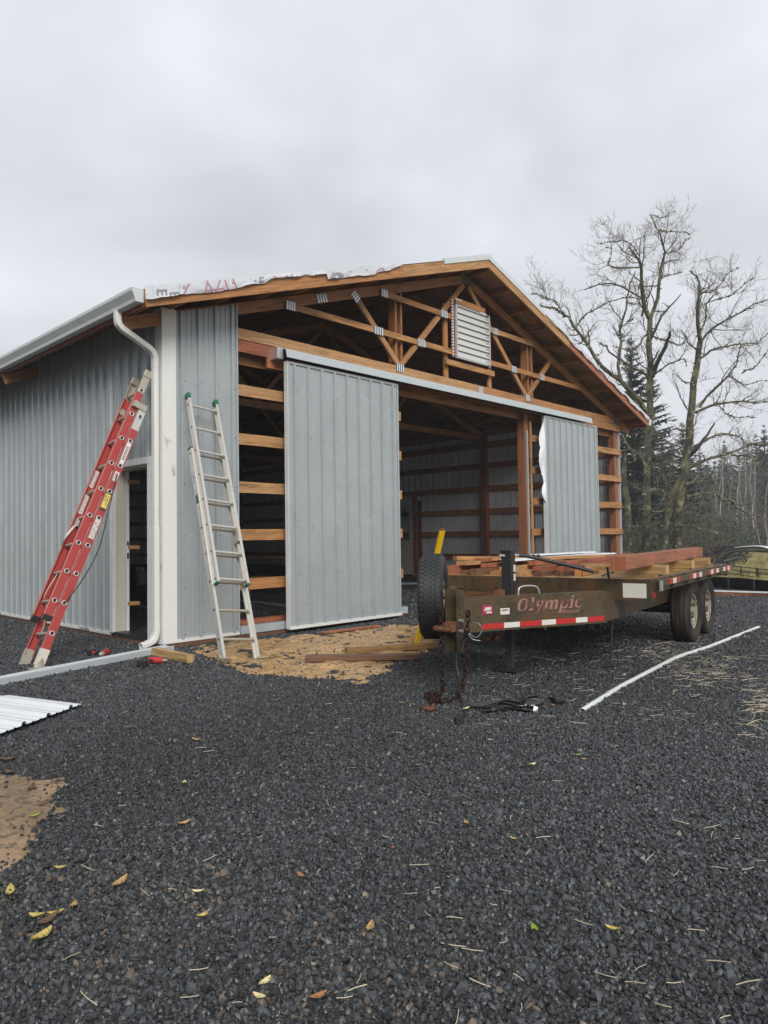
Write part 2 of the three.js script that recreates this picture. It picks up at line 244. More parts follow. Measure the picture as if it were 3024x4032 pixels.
{ // crushed stone: instanced, dense near the camera and coarser farther out
  const r = rng(777), g0 = new THREE.IcosahedronGeometry(1, 0), p = g0.attributes.position, memo = {};
  for (let i = 0; i < p.count; i++) { const k = [p.getX(i), p.getY(i), p.getZ(i)].map(v => v.toFixed(2)).join(); const s = memo[k] || (memo[k] = [.75 + r() * .5, .75 + r() * .5, .75 + r() * .5]); p.setXYZ(i, p.getX(i) * s[0], p.getY(i) * s[1], p.getZ(i) * s[2]); }
  g0.deleteAttribute('uv'); g0.computeVertexNormals();
  const list = [], fw = V(0, 0, -1).applyQuaternion(camera.quaternion).setY(0).normalize(), rt = V(-fw.z, 0, fw.x);
  const put = (d, lat, sc, yo) => { const x = camera.position.x + fw.x * d + rt.x * lat, z = camera.position.z + fw.z * d + rt.z * lat; if (x > 12.1 || (x > 11.9 && r() < .5)) return; if (x > .1 && x < 3.8 && z < -.05 && z > -18 && false) return;
    const e1 = inPatch(DIRT, x, z, .30, 21), e2 = Math.max(inPatch(MUD, x, z, .22, 23), inPatch(MUD2, x, z, .35, 29)); if (r() < .99 * sstep(-.14, .07, e1)) return; if (r() < .97 * sstep(-.12, .08, e2)) return;
    list.push([x, groundY(x, z) + yo + (e1 > 0 || e2 > 0 ? .008 : 0), z, sc]); };
  for (let d = 1.1; d < 16; ) { // rings of depth
    const sc = d < 5 ? .0088 : .0088 * (1 + (d - 5) * .15), step = sc * 1.5; const half = .62 * d + .5;
    for (let lat = -half; lat < half; lat += step * 1.12) { put(d + (r() - .5) * step * 1.4, lat + (r() - .5) * step * 1.6, sc * (.45 + r() * .85 + (r() < .05 ? .8 : 0)), sc * (r() - .35) * .8); }
    d += step;
  }
  const im = new THREE.InstancedMesh(g0, std(lin(1, 1, 1), { roughness: .42 }), list.length); im.name = 'gravel'; const m4 = new THREE.Matrix4(), q = new THREE.Quaternion(), e = new THREE.Euler(), s = V(), c = new THREE.Color();
  list.forEach(([x, y, z, sc], i) => { e.set(r() * 6.28, r() * 6.28, r() * 6.28); q.setFromEuler(e); s.set(sc * (.75 + r() * .6), sc * (.5 + r() * .4), sc * (.75 + r() * .6)); m4.compose(V(x, y, z), q, s); im.setMatrixAt(i, m4);
    const pt = fbm(x * 1.1, z * 1.1, 3, 87); let t = (.014 + Math.pow(r(), 1.2) * .058) * (.55 + .9 * fbm(x * .55 + 7, z * .55 + 3, 4, 99)); c.setRGB(t * .93, t, t * 1.07); if (r() < .20 * sstep(.34, .5, fbm(x * 2.2, z * 2.2, 3, 95)) * sstep(2.2, 2.8, -x) * sstep(4.3, 4.8, z)) c.setRGB(t * 2.1, t * 1.65, t * 1.25); if (r() < .012 + sstep(.6, .75, pt) * .05) c.setRGB(t * 1.25, t * 1.1, t * .97); if (r() < .004) c.setRGB(.22, .19, .14); im.setColorAt(i, c); });
  im.userData = { kind: 'stuff', label: 'loose dark grey crushed stone covering the yard', category: 'gravel' }; sh(im); scene.add(im);
  console.log('stones', list.length);
}

// ------------------------------------------------------------------ the barn
// gable front lies in z = 0, x = 0..11.25; the side wall with the gutter lies in x = 0, running to -z
const BW = 11.25, BL = 18.25, RX = 5.625, RY = 5.83, SL = .333;
const roofY = x => RY - SL * Math.abs(x - RX);
const barn = thing('pole_barn', 'half sided grey steel pole barn with open timber gable', 'barn');
const GIRT_Y = [.65, 1.25, 1.83, 2.42, 3.02];
// ribbed steel sheet: runs u0..u1 along an axis, from y0 to top(u); place(u, y, d) gives the point d in front of the wall
const PITCH = .2286;
function ribProfile(u0, u1, ph = 0) {
  const pts = [[u0, 0]]; const add = (u, d) => { if (u > u0 + .001 && u < u1 - .001) pts.push([u, d]); };
  for (let k = Math.floor((u0 - ph) / PITCH) - 1; k <= Math.ceil((u1 - ph) / PITCH) + 1; k++) { const c = ph + k * PITCH; add(c - .023, 0); add(c - .015, .030); add(c + .015, .030); add(c + .023, 0); add(c + .068, 0); add(c + .074, .007); add(c + .086, .007); add(c + .092, 0); add(c + .136, 0); add(c + .142, .007); add(c + .154, .007); add(c + .160, 0); }
  pts.push([u1, 0]); return pts;
}
function ribSheet(u0, u1, y0, topF, place, ph = 0) {
  const pr = ribProfile(u0, u1, ph), pos = [], uv = [];
  for (let i = 0; i < pr.length - 1; i++) { const [a, da] = pr[i], [b, db] = pr[i + 1], ta = topF(a), tb = topF(b);
    for (const [u, d, y] of [[a, da, y0], [b, db, y0], [b, db, tb], [a, da, y0], [b, db, tb], [a, da, ta]]) { const v = place(u, y, d); pos.push(v.x, v.y, v.z); uv.push(u / 1.7, y / 1.7); } }
  const g = new THREE.BufferGeometry(); g.setAttribute('position', new THREE.Float32BufferAttribute(pos, 3)); g.setAttribute('uv', new THREE.Float32BufferAttribute(uv, 2)); g.computeVertexNormals(); return g;
}
const screwGeo = new THREE.CylinderGeometry(.0065, .0085, .006, 6); const M_screw = std(lin(.25, .27, .28), { roughness: .4, metalness: .4 });
function screws(parent, list) { const gs = list.map(([p, n]) => { const g = screwGeo.clone(); g.applyQuaternion(new THREE.Quaternion().setFromUnitVectors(V(0, 1, 0), n)); g.translate(p.x, p.y, p.z); return g; }); const m = part(parent, 'screws', mergeGeometries(gs), M_screw); m.userData.kind = 'stuff'; }
{
  // posts
  const postZ = [-.125]; for (let k = 1; k < 5; k++) postZ.push(-3.65 * k); postZ.push(-BL + .125);
  for (const z of postZ) { beam(barn, 'post', [.125, -.1, z], [.125, 3.63, z], .14, .14, M.postred, V(0, 0, 1)); beam(barn, 'post', [BW - .125, -.1, z], [BW - .125, 3.63, z], .14, .14, M.postred, V(0, 0, 1)); }
  beam(barn, 'post', [3.82, -.1, -.12], [3.82, 3.63, -.12], .14, .14, M.oldpost, V(0, 0, 1));
  beam(barn, 'post', [7.455, -.1, -.12], [7.455, 3.63, -.12], .15, .15, M.postred, V(0, 0, 1));
  beam(barn, 'post', [3.6, -.1, -BL + .125], [3.6, 3.63, -BL + .125], .14, .14, M.postred, V(0, 0, 1)); beam(barn, 'post', [7.5, -.1, -BL + .125], [7.5, 3.63, -BL + .125], .14, .14, M.postred, V(0, 0, 1));
  // girts
  for (const y of GIRT_Y) {
    beam(barn, 'girt', [.06, y, -.022], [3.93, y, -.022], .04, .135, pick(M.fir));
    beam(barn, 'girt', [7.53, y, -.022], [BW + .03, y, -.022], .04, .125, pick(M.fir));
    for (let k = 0; k < 5; k++) { const z0 = -3.65 * k - (k ? 0 : .05), z1 = -3.65 * (k + 1) + (k === 4 ? .05 : .003);
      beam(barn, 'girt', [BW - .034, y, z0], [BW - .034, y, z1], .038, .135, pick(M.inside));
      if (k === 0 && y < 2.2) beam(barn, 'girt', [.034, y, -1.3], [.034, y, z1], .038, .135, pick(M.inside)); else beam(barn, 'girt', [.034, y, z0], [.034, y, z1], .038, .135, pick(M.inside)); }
    beam(barn, 'girt', [.08, y, -BL + .034], [BW - .08, y, -BL + .034], .038, .135, pick(M.inside));
  }
  // door framing in the right side wall and short studs
  beam(barn, 'stud', [BW - .034, .1, -5.98], [BW - .034, 2.2, -5.98], .09, .04, M.treated, V(1, 0, 0)); beam(barn, 'stud', [BW - .075, .1, -6.12], [BW - .075, 2.42, -6.12], .12, .06, M.postred, V(1, 0, 0));
  // top plates / headers
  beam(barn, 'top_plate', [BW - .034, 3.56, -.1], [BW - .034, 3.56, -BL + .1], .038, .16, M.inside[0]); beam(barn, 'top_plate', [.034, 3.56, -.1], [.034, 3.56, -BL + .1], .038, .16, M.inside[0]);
  beam(barn, 'header', [.08, 3.565, -.022], [5.6, 3.565, -.022], .042, .145, M.red[0]); beam(barn, 'header', [5.61, 3.565, -.024], [BW + .02, 3.565, -.024], .042, .15, M.truss[1]);
  beam(barn, 'header', [.2, 3.50, -.17], [BW - .2, 3.50, -.17], .04, .25, M.truss[1]);
  beam(barn, 'block', [1.43, 3.42, -.005], [1.72, 3.42, -.005], .03, .13, M.red[2]);
  beam(barn, 'block', [7.55, 3.05, -.10], [7.55, 3.34, -.10], .16, .075, M.fir[1], V(0, 0, 1));
  beam(barn, 'nailer', [7.545, .1, -.008], [7.545, 3.33, -.008], .016, .06, M.fir[0], V(1, 0, 0));
  beam(barn, 'metal_channel', [7.435, .1, -.02], [7.435, 3.15, -.02], .03, .03, M.trimGrey, V(1, 0, 0));
  // trusses
  const truss = (z, front) => {
    const g = new THREE.Group(); g.name = 'truss'; barn.add(g); const t = .04, mt = () => pick(M.truss);
    for (const [x0, x1] of [[-.46, RX - .003], [BW + .46, RX + .003]]) { const y = x => roofY(x) - .275; beam(g, 'top_chord', [x0, y(x0), z], [x1, y(x1), z], t, .14, front ? M.truss[1] : mt()); }
    beam(g, 'bottom_chord', [.05, 3.715, z], [RX + .35, 3.715, z], t, .135, front ? M.fir[3] : mt()); beam(g, 'bottom_chord', [RX + .352, 3.715, z], [BW + .02, 3.715, z], t, .135, front ? M.truss[0] : mt());
    const web = (a, b, w = .085) => beam(g, 'web', [a[0], a[1], z + .002], [b[0], b[1], z + .002], t, w, mt());
    web([2.97, 4.69], [3.91, 3.80]); web([3.95, 3.80], [5.56, 5.44]); web([5.70, 5.44], [7.42, 3.80]); web([7.48, 3.80], [8.38, 4.66]);
    return g;
  };
  const ft = truss(-.022, true);
  for (let k = 1; k <= 4; k++) truss(-3.65 * k, false); truss(-BL + .06, false);
  // nailers across the gable
  const nail = (x0, x1, y) => beam(barn, 'nailer', [x0, y, .014], [x1, y, .014], .022, .085, pick(M.fir));
  nail(1.76, 5.24, 4.225); nail(6.20, 9.45, 4.225); nail(3.58, 5.16, 4.81); nail(6.24, 7.75, 4.81);
  // studs standing behind the gable
  for (const [x, w] of [[3.90, .04], [4.02, .04], [7.56, .04], [7.70, .05]]) beam(barn, 'stud', [x, 3.78, -.10], [x, roofY(x) - .34, -.10], .11, w, M.truss[1], V(1, 0, 0));
  beam(barn, 'stud', [3.96, 3.78, -.172], [3.96, 4.9, -.172], .03, .16, M.truss[1], V(1, 0, 0)); beam(barn, 'stud', [7.63, 3.78, -.172], [7.63, 4.8, -.172], .03, .18, M.truss[2], V(1, 0, 0));
  for (const x of [5.11, 6.33]) beam(barn, 'stud', [x, 3.785, -.065], [x, x < 6 ? 5.03 : 5.02, -.065], .04, .09, M.fir[2], V(1, 0, 0));
  beam(barn, 'vent_sill', [5.02, 4.04, .014], [6.36, 4.04, .014], .036, .09, M.fir[0]); beam(barn, 'vent_head', [5.30, 5.105, .012], [6.12, 5.105, .012], .03, .10, M.fir[2]);
  // toothed plates
  const plateTex = dataTex(64, 64, (u, v) => { const s = (Math.floor(u * 8) % 2 ? .95 : .45) * (((v * 8) % 1) < .8 ? 1 : 1.25); return [s, s, s]; });
  const plateMat = std(lin(.86, .88, .90), { map: plateTex, roughness: .35, metalness: .5 }), pg = new THREE.BoxGeometry(.155, .115, .004);
  for (const [x, y, a, s, zz] of [[1.8, 4.225, 0, 1, .028], [2.36, 4.46, .32, 1.25, .003], [3.0, 4.64, -.75, 1, .006], [3.58, 4.815, 0, .9, .028], [3.44, 4.225, 0, 1.25, .028], [4.98, 4.81, 0, 1.1, .028], [4.40, 4.225, 0, 1.2, .028], [3.92, 3.755, 0, 1.1, .005], [5.97, 3.71, 0, .9, .003], [6.42, 4.81, 0, 1, .028], [6.98, 4.225, 0, 1, .028], [7.95, 4.225, 0, 1, .028], [7.46, 3.765, 0, 1, .005]]) { const m = part(barn, 'truss_plate', pg, plateMat); m.position.set(x, y, zz); m.rotation.z = a; m.scale.set(s, 1, 1); }
  const pk = part(barn, 'truss_plate', new THREE.BoxGeometry(.28, .17, .004), std(lin(.20, .21, .22), { roughness: .45, metalness: .5, map: scuff })); pk.position.set(RX, 5.545, .003);
  const ep = part(barn, 'truss_plate', new THREE.BoxGeometry(.22, .17, .004), pk.material); ep.position.set(11.10, 3.72, .004);
  // purlins, deck, rake and fascia boards, metal roof
  const ang = Math.atan(SL), N = 10;
  for (const sgn of [-1, 1]) {
    for (let k = 0; k <= N; k++) { const dx = k === N ? 5.98 : .12 + k * .605, x = RX + sgn * dx, y = roofY(x) - .118; const up = V(sgn * Math.sin(ang), Math.cos(ang), 0);
      for (const [z0, z1] of [[.428, -3.65], [-3.653, -9.1], [-9.103, -14.6], [-14.603, -18.7]]) beam(barn, 'purlin', [x, y, z0], [x, y, z1], .038, .138, pick(M.truss), up); }
    const xe = RX + sgn * 6.10;
    const slab = (name, d0, d1, za, zb, mat) => part(barn, name, sweepGeo([[0, d0], [1, d0], [1, d1], [0, d1]].map(p => p), (t, d) => { const x = lerp(RX, xe, t); return V(x, roofY(x) - d, za); }, (t, d) => { const x = lerp(RX, xe, t); return V(x, roofY(x) - d, zb); }, true), mat);
    for (let k = 0; k < 8; k++) { const za = .425 - k * 2.4, zb = Math.max(-18.7, za - 2.397); slab('roof_deck', .034, .047, za, zb, M.osb); }
    for (let k = 0; k < 21; k++) { const z0 = -18.7 + k * .914, z1 = Math.min(.47, z0 + .914); part(barn, 'roof_sheet', ribSheet(z0, z1, 0, () => 6.45, (u, s, d) => V(RX + sgn * s * Math.cos(ang), RY - s * Math.sin(ang) - .02 + d, u), -18.7), M.roofTop); }
    // rake (barge) boards in two lengths
    const xm = RX + sgn * (sgn < 0 ? 2.1 : 2.6); const yb = x => roofY(x) - .118;
    beam(barn, 'rake_board', [RX + sgn * .002, yb(RX), .45], [xm, yb(xm), .45], .038, .165, M.fir[1]); beam(barn, 'rake_board', [xm + sgn * .003, yb(xm), .449], [xe - sgn * .01, yb(xe), .449], .038, .165, sgn < 0 ? M.fir[2] : M.red[2]);
    beam(barn, 'fascia_board', [xe - sgn * .02, roofY(xe) - .118, .42], [xe - sgn * .02, roofY(xe) - .118, -18.7], .036, .155, M.red[1]);
    // gutter
    const gx = xe - sgn * 0, gp = [[0, -.02], [0, -.155], [.085, -.155], [.092, -.12], [.115, -.075], [.128, -.05], [.128, -.018], [.118, -.018], [.118, -.045], [.105, -.075], [.083, -.115], [.078, -.146], [.008, -.146], [.008, -.02]];
    const F = z => (a, b) => V(gx + sgn * (a + .002), roofY(xe) + b - .01, z);
    part(barn, 'gutter', sweepGeo(gp, F(.47), F(-18.7), true), M.gutter);
    part(barn, 'gutter_end_cap', sweepGeo([[0, -.155], [.085, -.155], [.115, -.075], [.128, -.018], [0, -.018]], F(.471), F(.476), true), M.gutter);
  }
  // white metal trim at the peak of the rake
  for (const [x0, x1] of [[4.45, RX], [RX, 7.35]]) { const F = x => (a, b) => V(x, roofY(x) + a, b); part(barn, 'rake_trim', sweepGeo([[.008, .40], [.014, .40], [.014, .482], [-.075, .482], [-.075, .477], [.008, .477]], F(x0), F(x1), true), M.gutter); }
  // printed underlay hanging over the rake
  const wrapTex = (() => { const c = document.createElement('canvas'); c.width = 2048; c.height = 128; const x = c.getContext('2d'); x.fillStyle = '#d3d6da'; x.fillRect(0, 0, 2048, 128); const r = rng(5);
    x.fillStyle = '#8d8d93'; x.font = 'bold 84px sans-serif';
    x.save(); x.translate(60, 20); x.rotate(Math.PI / 2); x.fillText('E', 0, 0); x.restore(); x.save(); x.translate(130, 40); x.rotate(Math.PI / 2); x.fillText('E', 0, 0); x.restore();
    x.strokeStyle = '#b98694'; x.lineWidth = 11; const line = pts => { x.beginPath(); pts.forEach((p, i) => i ? x.lineTo(...p) : x.moveTo(...p)); x.stroke(); };
    line([[190, 110], [250, 10]]); line([[330, 105], [360, 10], [400, 90], [440, 8]]); line([[350, 60], [470, 55]]); line([[470, 8], [500, 110]]); line([[520, 5], [560, 100]]); line([[800, 10], [850, 60], [900, 15]]); line([[930, 10], [940, 60]]);
    x.fillStyle = '#8d8d93'; x.fillText('E', 690, 70); x.strokeStyle = '#8a8a90'; x.lineWidth = 5; x.beginPath(); x.ellipse(1300, 60, 60, 34, 0, 0, 6.3); x.fillStyle = '#96969b'; x.fill(); x.fillStyle = '#d3d6da'; x.font = 'bold 40px sans-serif'; x.fillText('R', 1285, 75); x.strokeStyle = '#b98694'; x.lineWidth = 10; x.beginPath(); x.arc(1700, 70, 40, 3, 6); x.stroke(); x.fillStyle = '#96969b'; x.font = 'bold 36px sans-serif'; x.fillText('HIS', 1800, 55); x.fillText('PIS', 1800, 95); x.strokeStyle = '#b4b4b8'; x.lineWidth = 3; for (let k = 0; k < 14; k++) { const px = 40 + k * 150; line([[px, 0], [px + 12, 128]]); x.beginPath(); x.arc(px + 30, 30, 8, 0, 6.3); x.fill(); }
    const t = new THREE.CanvasTexture(c); t.colorSpace = THREE.SRGBColorSpace; t.wrapS = t.wrapT = THREE.RepeatWrapping; return t; })();
  const wrapMat = std(lin(.9, .9, .9), { map: wrapTex, roughness: .5 });
  const wrap = (x0, x1, hem, seed, thick = .034) => { const n = 150, m = 6, pos = [], uv = [], idx = []; for (let i = 0; i <= n; i++) { const x = lerp(x0, x1, i / n), drop = hem(x); for (let j = 0; j <= m; j++) { const t = j / m, wob = (fbm(x * 6, t * 2, 3, seed) - .5) * .05 * t; pos.push(x, roofY(x) + .006 - t * drop, .474 + .012 * Math.sin(t * 1.5) + wob + .012); uv.push((x + .47) / 4.2, 1 - t * drop / .26); } }
    for (let i = 0; i < n; i++) for (let j = 0; j < m; j++) { const a = i * (m + 1) + j; idx.push(a, a + 1, a + m + 1, a + m + 1, a + 1, a + m + 2); } const g = new THREE.BufferGeometry(); g.setAttribute('position', new THREE.Float32BufferAttribute(pos, 3)); g.setAttribute('uv', new THREE.Float32BufferAttribute(uv, 2)); g.setIndex(idx); g.computeVertexNormals(); part(barn, 'roof_underlay', g, wrapMat); };
  wrap(-.47, 3.45, x => (x < 1.05 ? .135 - .03 * sstep(.3, 1, x) : x < 2.02 ? lerp(.095, .055, sstep(1.05, 1.15, x)) : x < 2.95 ? .135 : lerp(.12, .05, (x - 2.95) / .5)) + (fbm(x * 5, 3, 3, 31) - .5) * .04, 51);
  wrap(7.5, 11.72, x => .085 + (fbm(x * 4, 8, 3, 37) - .5) * .09, 53);
  // wall steel
  const front = (u, y, d) => V(u, y, .003 + d), left = (u, y, d) => V(-.003 - d, y, -u), right = (u, y, d) => V(BW + .003 + d, y, -u), back = (u, y, d) => V(u, y, -BL - .003 - d);
  const sc = [];
  part(barn, 'siding_sheet', ribSheet(.125, .965, .085, x => roofY(x) - .225, front, .22), M.steel);
  for (const y of [.13, ...GIRT_Y, 3.56]) for (let k = 0; k < 4; k++) { const u = .22 + k * PITCH + .045; if (u < .96) sc.push([V(u, y + (R0() - .5) * .012, .007), V(0, 0, 1)]); }
  const topS = () => 3.84;
  part(barn, 'siding_sheet', ribSheet(.13, 1.225, 2.155, topS, left, .1), M.steel);
  for (let u = 1.225; u < BL; u += .914) part(barn, 'siding_sheet', ribSheet(u, Math.min(BL, u + .914), .085, topS, left, 1.225), M.steel);
  for (let u = .0; u < BL; u += .914) part(barn, 'siding_sheet', ribSheet(u, Math.min(BL, u + .914), .085, topS, right, 0), M.steelBack);
  for (let u = .0; u < BW; u += .914) part(barn, 'siding_sheet', ribSheet(u, Math.min(BW, u + .914), .085, x => roofY(x) - .2, back, 0), M.steelBack);
  for (const y of [.13, ...GIRT_Y]) for (let u = 1.3; u < 6.5; u += PITCH) sc.push([V(-.006, y + (R0() - .5) * .012, -u), V(-1, 0, 0)]);
  screws(barn, sc);
  beam(barn, 'edge_trim', [.975, .09, .012], [.975, roofY(.975) - .23, .012], .022, .02, M.trimGrey, V(1, 0, 0));
  // corner trim, base trim, skirt boards
  part(barn, 'corner_trim', sweepGeo([[-.027, .15], [-.027, -.027 * -1], [.15, .027], [.15, .023], [-.022, .023], [-.022, -.13]].map(([a, b], i) => [[-.027, -.13], [-.027, .027], [.148, .027], [.148, .022], [-.022, .022], [-.022, -.13]][i]), (a, b) => V(a, .075, b), (a, b) => V(a, 3.80, b), true), M.white);
  box(barn, 'base_trim', -.03, .975, .055, .09, .0, .028, M.white); box(barn, 'base_trim', -.034, -.004, .055, .09, -BL, -1.235, M.white); box(barn, 'base_trim', -.034, -.004, .055, .09, -.2, .0, M.white);
  box(barn, 'skirt_board', .0, 3.95, -.06, .052, -.04, .018, M.treated); box(barn, 'skirt_board', -.022, .018, -.06, .052, -BL, -.043, M.treated); box(barn, 'skirt_board', BW - .018, BW, -.06, .3, -BL, -.043, M.treated); box(barn, 'skirt_board', .02, BW - .02, -.06, .3, -BL - .0, -BL + .03, M.treated); box(barn, 'skirt_board', 7.5, BW + .02, -.06, .25, -.04, .0, M.treated);
  box(barn, 'sill_trim', .99, 3.98, .055, .15, -.045, .034, M.trimGrey); box(barn, 'bottom_plate', 1.0, 3.7, .155, .21, -.17, -.05, M.red[0]);
  // ragged white insulation along the edge of the doorway
  // service door frame in the side wall
  const fr = (n, z0, z1, y0, y1, x0, x1, m) => box(barn, n, x0, x1, y0, y1, z0, z1, m);
  fr('door_casing', -.285, -.215, .09, 2.15, -.045, -.002, M.whiteClean); fr('door_casing', -1.225, -1.155, .09, 2.15, -.045, -.002, M.whiteClean); fr('door_casing', -1.154, -.286, 2.075, 2.15, -.045, -.002, M.whiteClean);
  fr('door_jamb', -1.158, -1.13, .10, 2.074, -.001, .105, M.cream); fr('door_stop', -1.15, -1.105, .10, 2.074, .112, .15, M.whiteClean); fr('door_jamb', -.31, -.284, .10, 2.074, -.001, .15, M.cream); fr('door_jamb', -1.128, -.312, 2.05, 2.074, -.001, .15, M.cream);
  fr('strike_plate', -1.104, -1.101, .98, 1.05, .12, .142, M.black); fr('strike_plate', -1.104, -1.101, 1.14, 1.19, .12, .142, M.black);
  for (const y of [.43, 1.12, 1.93]) beam(barn, 'shim', [.13, y, -1.12], [.285, y - .004, -1.118], .035, .045, M.fir[1]);
  fr('threshold', -1.15, -.29, .056, .10, -.03, .16, M.black);
  // downspout
  const dsT = sweepT => sweepT;
  const ribbonTube = (pts, a, b) => { const set = []; const curve = new THREE.CatmullRomCurve3(pts.map(p => V(...p)), false, 'catmullrom', .2), n = 40; const P = curve.getPoints(n); const pos = [], uv = [], idx = []; const Z = V(0, 0, 1); for (let i = 0; i <= n; i++) { const t = curve.getTangent(i / n); const s = V().crossVectors(t, Z).normalize(); let k = 0; const rc = .22; for (const [c, d] of [[-1, -1 + rc], [-1 + rc, -1], [1 - rc, -1], [1, -1 + rc], [1, 1 - rc], [1 - rc, 1], [-1 + rc, 1], [-1, 1 - rc]]) { const v = P[i].clone().addScaledVector(s, c * a / 2).addScaledVector(Z, d * b / 2); pos.push(v.x, v.y, v.z); uv.push(k++ * .03, i * .1); } }
    for (let i = 0; i < n; i++) for (let j = 0; j < 8; j++) { const q = i * 8 + j, w = i * 8 + (j + 1) % 8; idx.push(q, w, q + 8, q + 8, w, w + 8); } const g = new THREE.BufferGeometry(); g.setAttribute('position', new THREE.Float32BufferAttribute(pos, 3)); g.setAttribute('uv', new THREE.Float32BufferAttribute(uv, 2)); g.setIndex(idx); g.computeVertexNormals(); return g; };
  const dz = -.035;
  part(barn, 'downspout_elbow', ribbonTube([[-.535, 3.66, .02], [-.535, 3.55, .02], [-.525, 3.50, .018], [-.48, 3.46, .014], [-.36, 3.41, .0], [-.16, 3.32, -.02], [-.105, 3.28, -.03], [-.08, 3.22, dz], [-.078, 3.12, dz]], .062, .078), M.white);
  part(barn, 'downspout', new RoundedBoxGeometry(.058, 1.86, .074, 2, .01).translate(-.078, 2.25, dz), M.white); part(barn, 'downspout', new RoundedBoxGeometry(.062, 1.14, .078, 2, .01).translate(-.078, .79, dz), M.white);
  part(barn, 'downspout_elbow', ribbonTube([[-.078, .34, dz], [-.078, .2, dz], [-.09, .14, dz], [-.125, .10, dz + .01], [-.2, .075, dz + .02], [-.27, .06, dz + .03]], .064, .08), M.white);
  // track hood over the sliding doors
  const hood = (x0, x1) => part(barn, 'track_hood', sweepGeo([[.0, 3.615], [.115, 3.615], [.215, 3.585], [.235, 3.475], [.23, 3.472], [.208, 3.578], [.115, 3.605], [.0, 3.605]], (a, b) => V(x0, b, a), (a, b) => V(x1, b, a), true), M.hood);
  hood(1.57, 4.66); hood(4.663, 9.53);
  box(barn, 'track_bracket', 1.475, 1.568, 3.46, 3.60, .0, .16, M.galv); beam(barn, 'door_rail', [1.6, 3.53, .12], [9.5, 3.53, .12], .05, .06, M.black);
}
{ // gable vent
  const v = new THREE.Group(); v.name = 'gable_vent'; barn.add(v); v.position.set(0, 0, .03);
  box(v, 'frame', 5.24, 5.27, 4.13, 5.02, 0, .045, M.galv); box(v, 'frame', 6.16, 6.19, 4.13, 5.02, 0, .045, M.galv); box(v, 'frame', 5.272, 6.158, 4.13, 4.15, 0, .045, M.galv); box(v, 'frame', 5.272, 6.158, 5.0, 5.02, 0, .045, M.galv);
  for (let k = 0; k < 8; k++) { const y = 4.155 + k * .1055; const g = boxGeo(5.273, 6.157, -.054, .054, -.002, .002); g.rotateX(-.25); const m = part(v, 'louvre', g, std(lin(.74, .76, .77), { roughness: .42, metalness: .35, map: scuff })); m.position.set(0, y + .053, .026); }
  box(v, 'backing', 5.272, 6.158, 4.15, 5.0, -.006, -.002, M.galv);
  const perf = std(lin(.9, .9, .9), { map: dataTex(16, 256, (u, v2) => ((v2 * 20) % 1) < .55 ? [.86, .85, .84] : [.62, .36, .28]), roughness: .5 });
  box(v, 'strap', 5.185, 5.225, 4.15, 5.10, -.02, .002, perf); box(v, 'strap', 6.205, 6.235, 4.13, 5.0, -.02, .002, perf); box(v, 'strap', 5.28, 5.46, 5.12, 5.145, -.005, -.0, M.whiteTape); box(v, 'strap', 5.98, 6.16, 5.035, 5.06, -.005, -.0, M.whiteTape);
}
// sliding doors
function slidingDoor(x0, label, group) {
  const d = thing('sliding_door', label, 'door', [x0, .07, .12], 0, group), w = 2.055, h = 3.375;
  const pl = (u, y, k) => V(u, y, .045 + k);
  for (let k = 0; k < 3; k++) part(d, 'siding_sheet', ribSheet(k ? k * .686 : .03, k === 2 ? w - .03 : (k + 1) * .686, .03, () => h - .03, pl, .11), M.steel);
  box(d, 'edge_trim', 0, .03, 0, h, 0, .062, M.trimGrey); box(d, 'edge_trim', w - .03, w, 0, h, 0, .062, M.trimGrey); box(d, 'top_trim', .031, w - .031, h - .03, h, 0, .064, M.trimGrey); box(d, 'bottom_trim', -.004, w + .004, -.012, .028, -.004, .07, M.white);
  box(d, 'side_edge', -.008, -.0005, .0, h, -.012, .058, M.whiteClean);
  for (const y of [.04, .9, 1.7, 2.5, 3.33]) box(d, 'rail', .031, w - .031, y - .04, y + .04, .002, .042, M.galv);
  const sc = []; for (const y of [.1, .68, 1.26, 1.84, 2.42, 3.0]) for (let k = 0; k < 9; k++) { const u = .11 + k * PITCH + .05; if (u < w - .04) sc.push([V(u, y + (R0() - .5) * .012, .049), V(0, 0, 1)]); }
  screws(d, sc); return d;
}
slidingDoor(1.625, 'tall grey ribbed sliding door next to the aluminium ladder', 'sliding doors');
const dr = slidingDoor(7.77, 'tall grey ribbed sliding door with torn white lining hanging out of its edge', 'sliding doors');
{ // torn lining behind its edge
  const n = 60, pos = [], uv = [], idx = [], r = rng(91); for (let i = 0; i <= n; i++) { const y = lerp(1.75, 3.36, i / n), t = (y - 1.75) / 1.61; let w = .03 + .20 * Math.pow(Math.max(0, Math.sin(t * 3.1)), 1.4) * (0.55 + .45 * Math.abs(Math.sin(t * 9 + .6))) + (r() - .5) * .02; if (y < 2.25) w = .02 + .08 * Math.abs(Math.sin(t * 14)); for (let j = 0; j <= 4; j++) { const s = j / 4; pos.push(-s * w - .009, y, .035 + Math.sin(s * 3 + t * 11) * .02); uv.push(s * w, y); } }
  for (let i = 0; i < n; i++) for (let j = 0; j < 4; j++) { const a = i * 5 + j; idx.push(a, a + 1, a + 5, a + 5, a + 1, a + 6); } const g = new THREE.BufferGeometry(); g.setAttribute('position', new THREE.Float32BufferAttribute(pos, 3)); g.setAttribute('uv', new THREE.Float32BufferAttribute(uv, 2)); g.setIndex(idx); g.computeVertexNormals(); part(dr, 'torn_lining', g, M.foil).userData.label = 'ragged white lining';
}
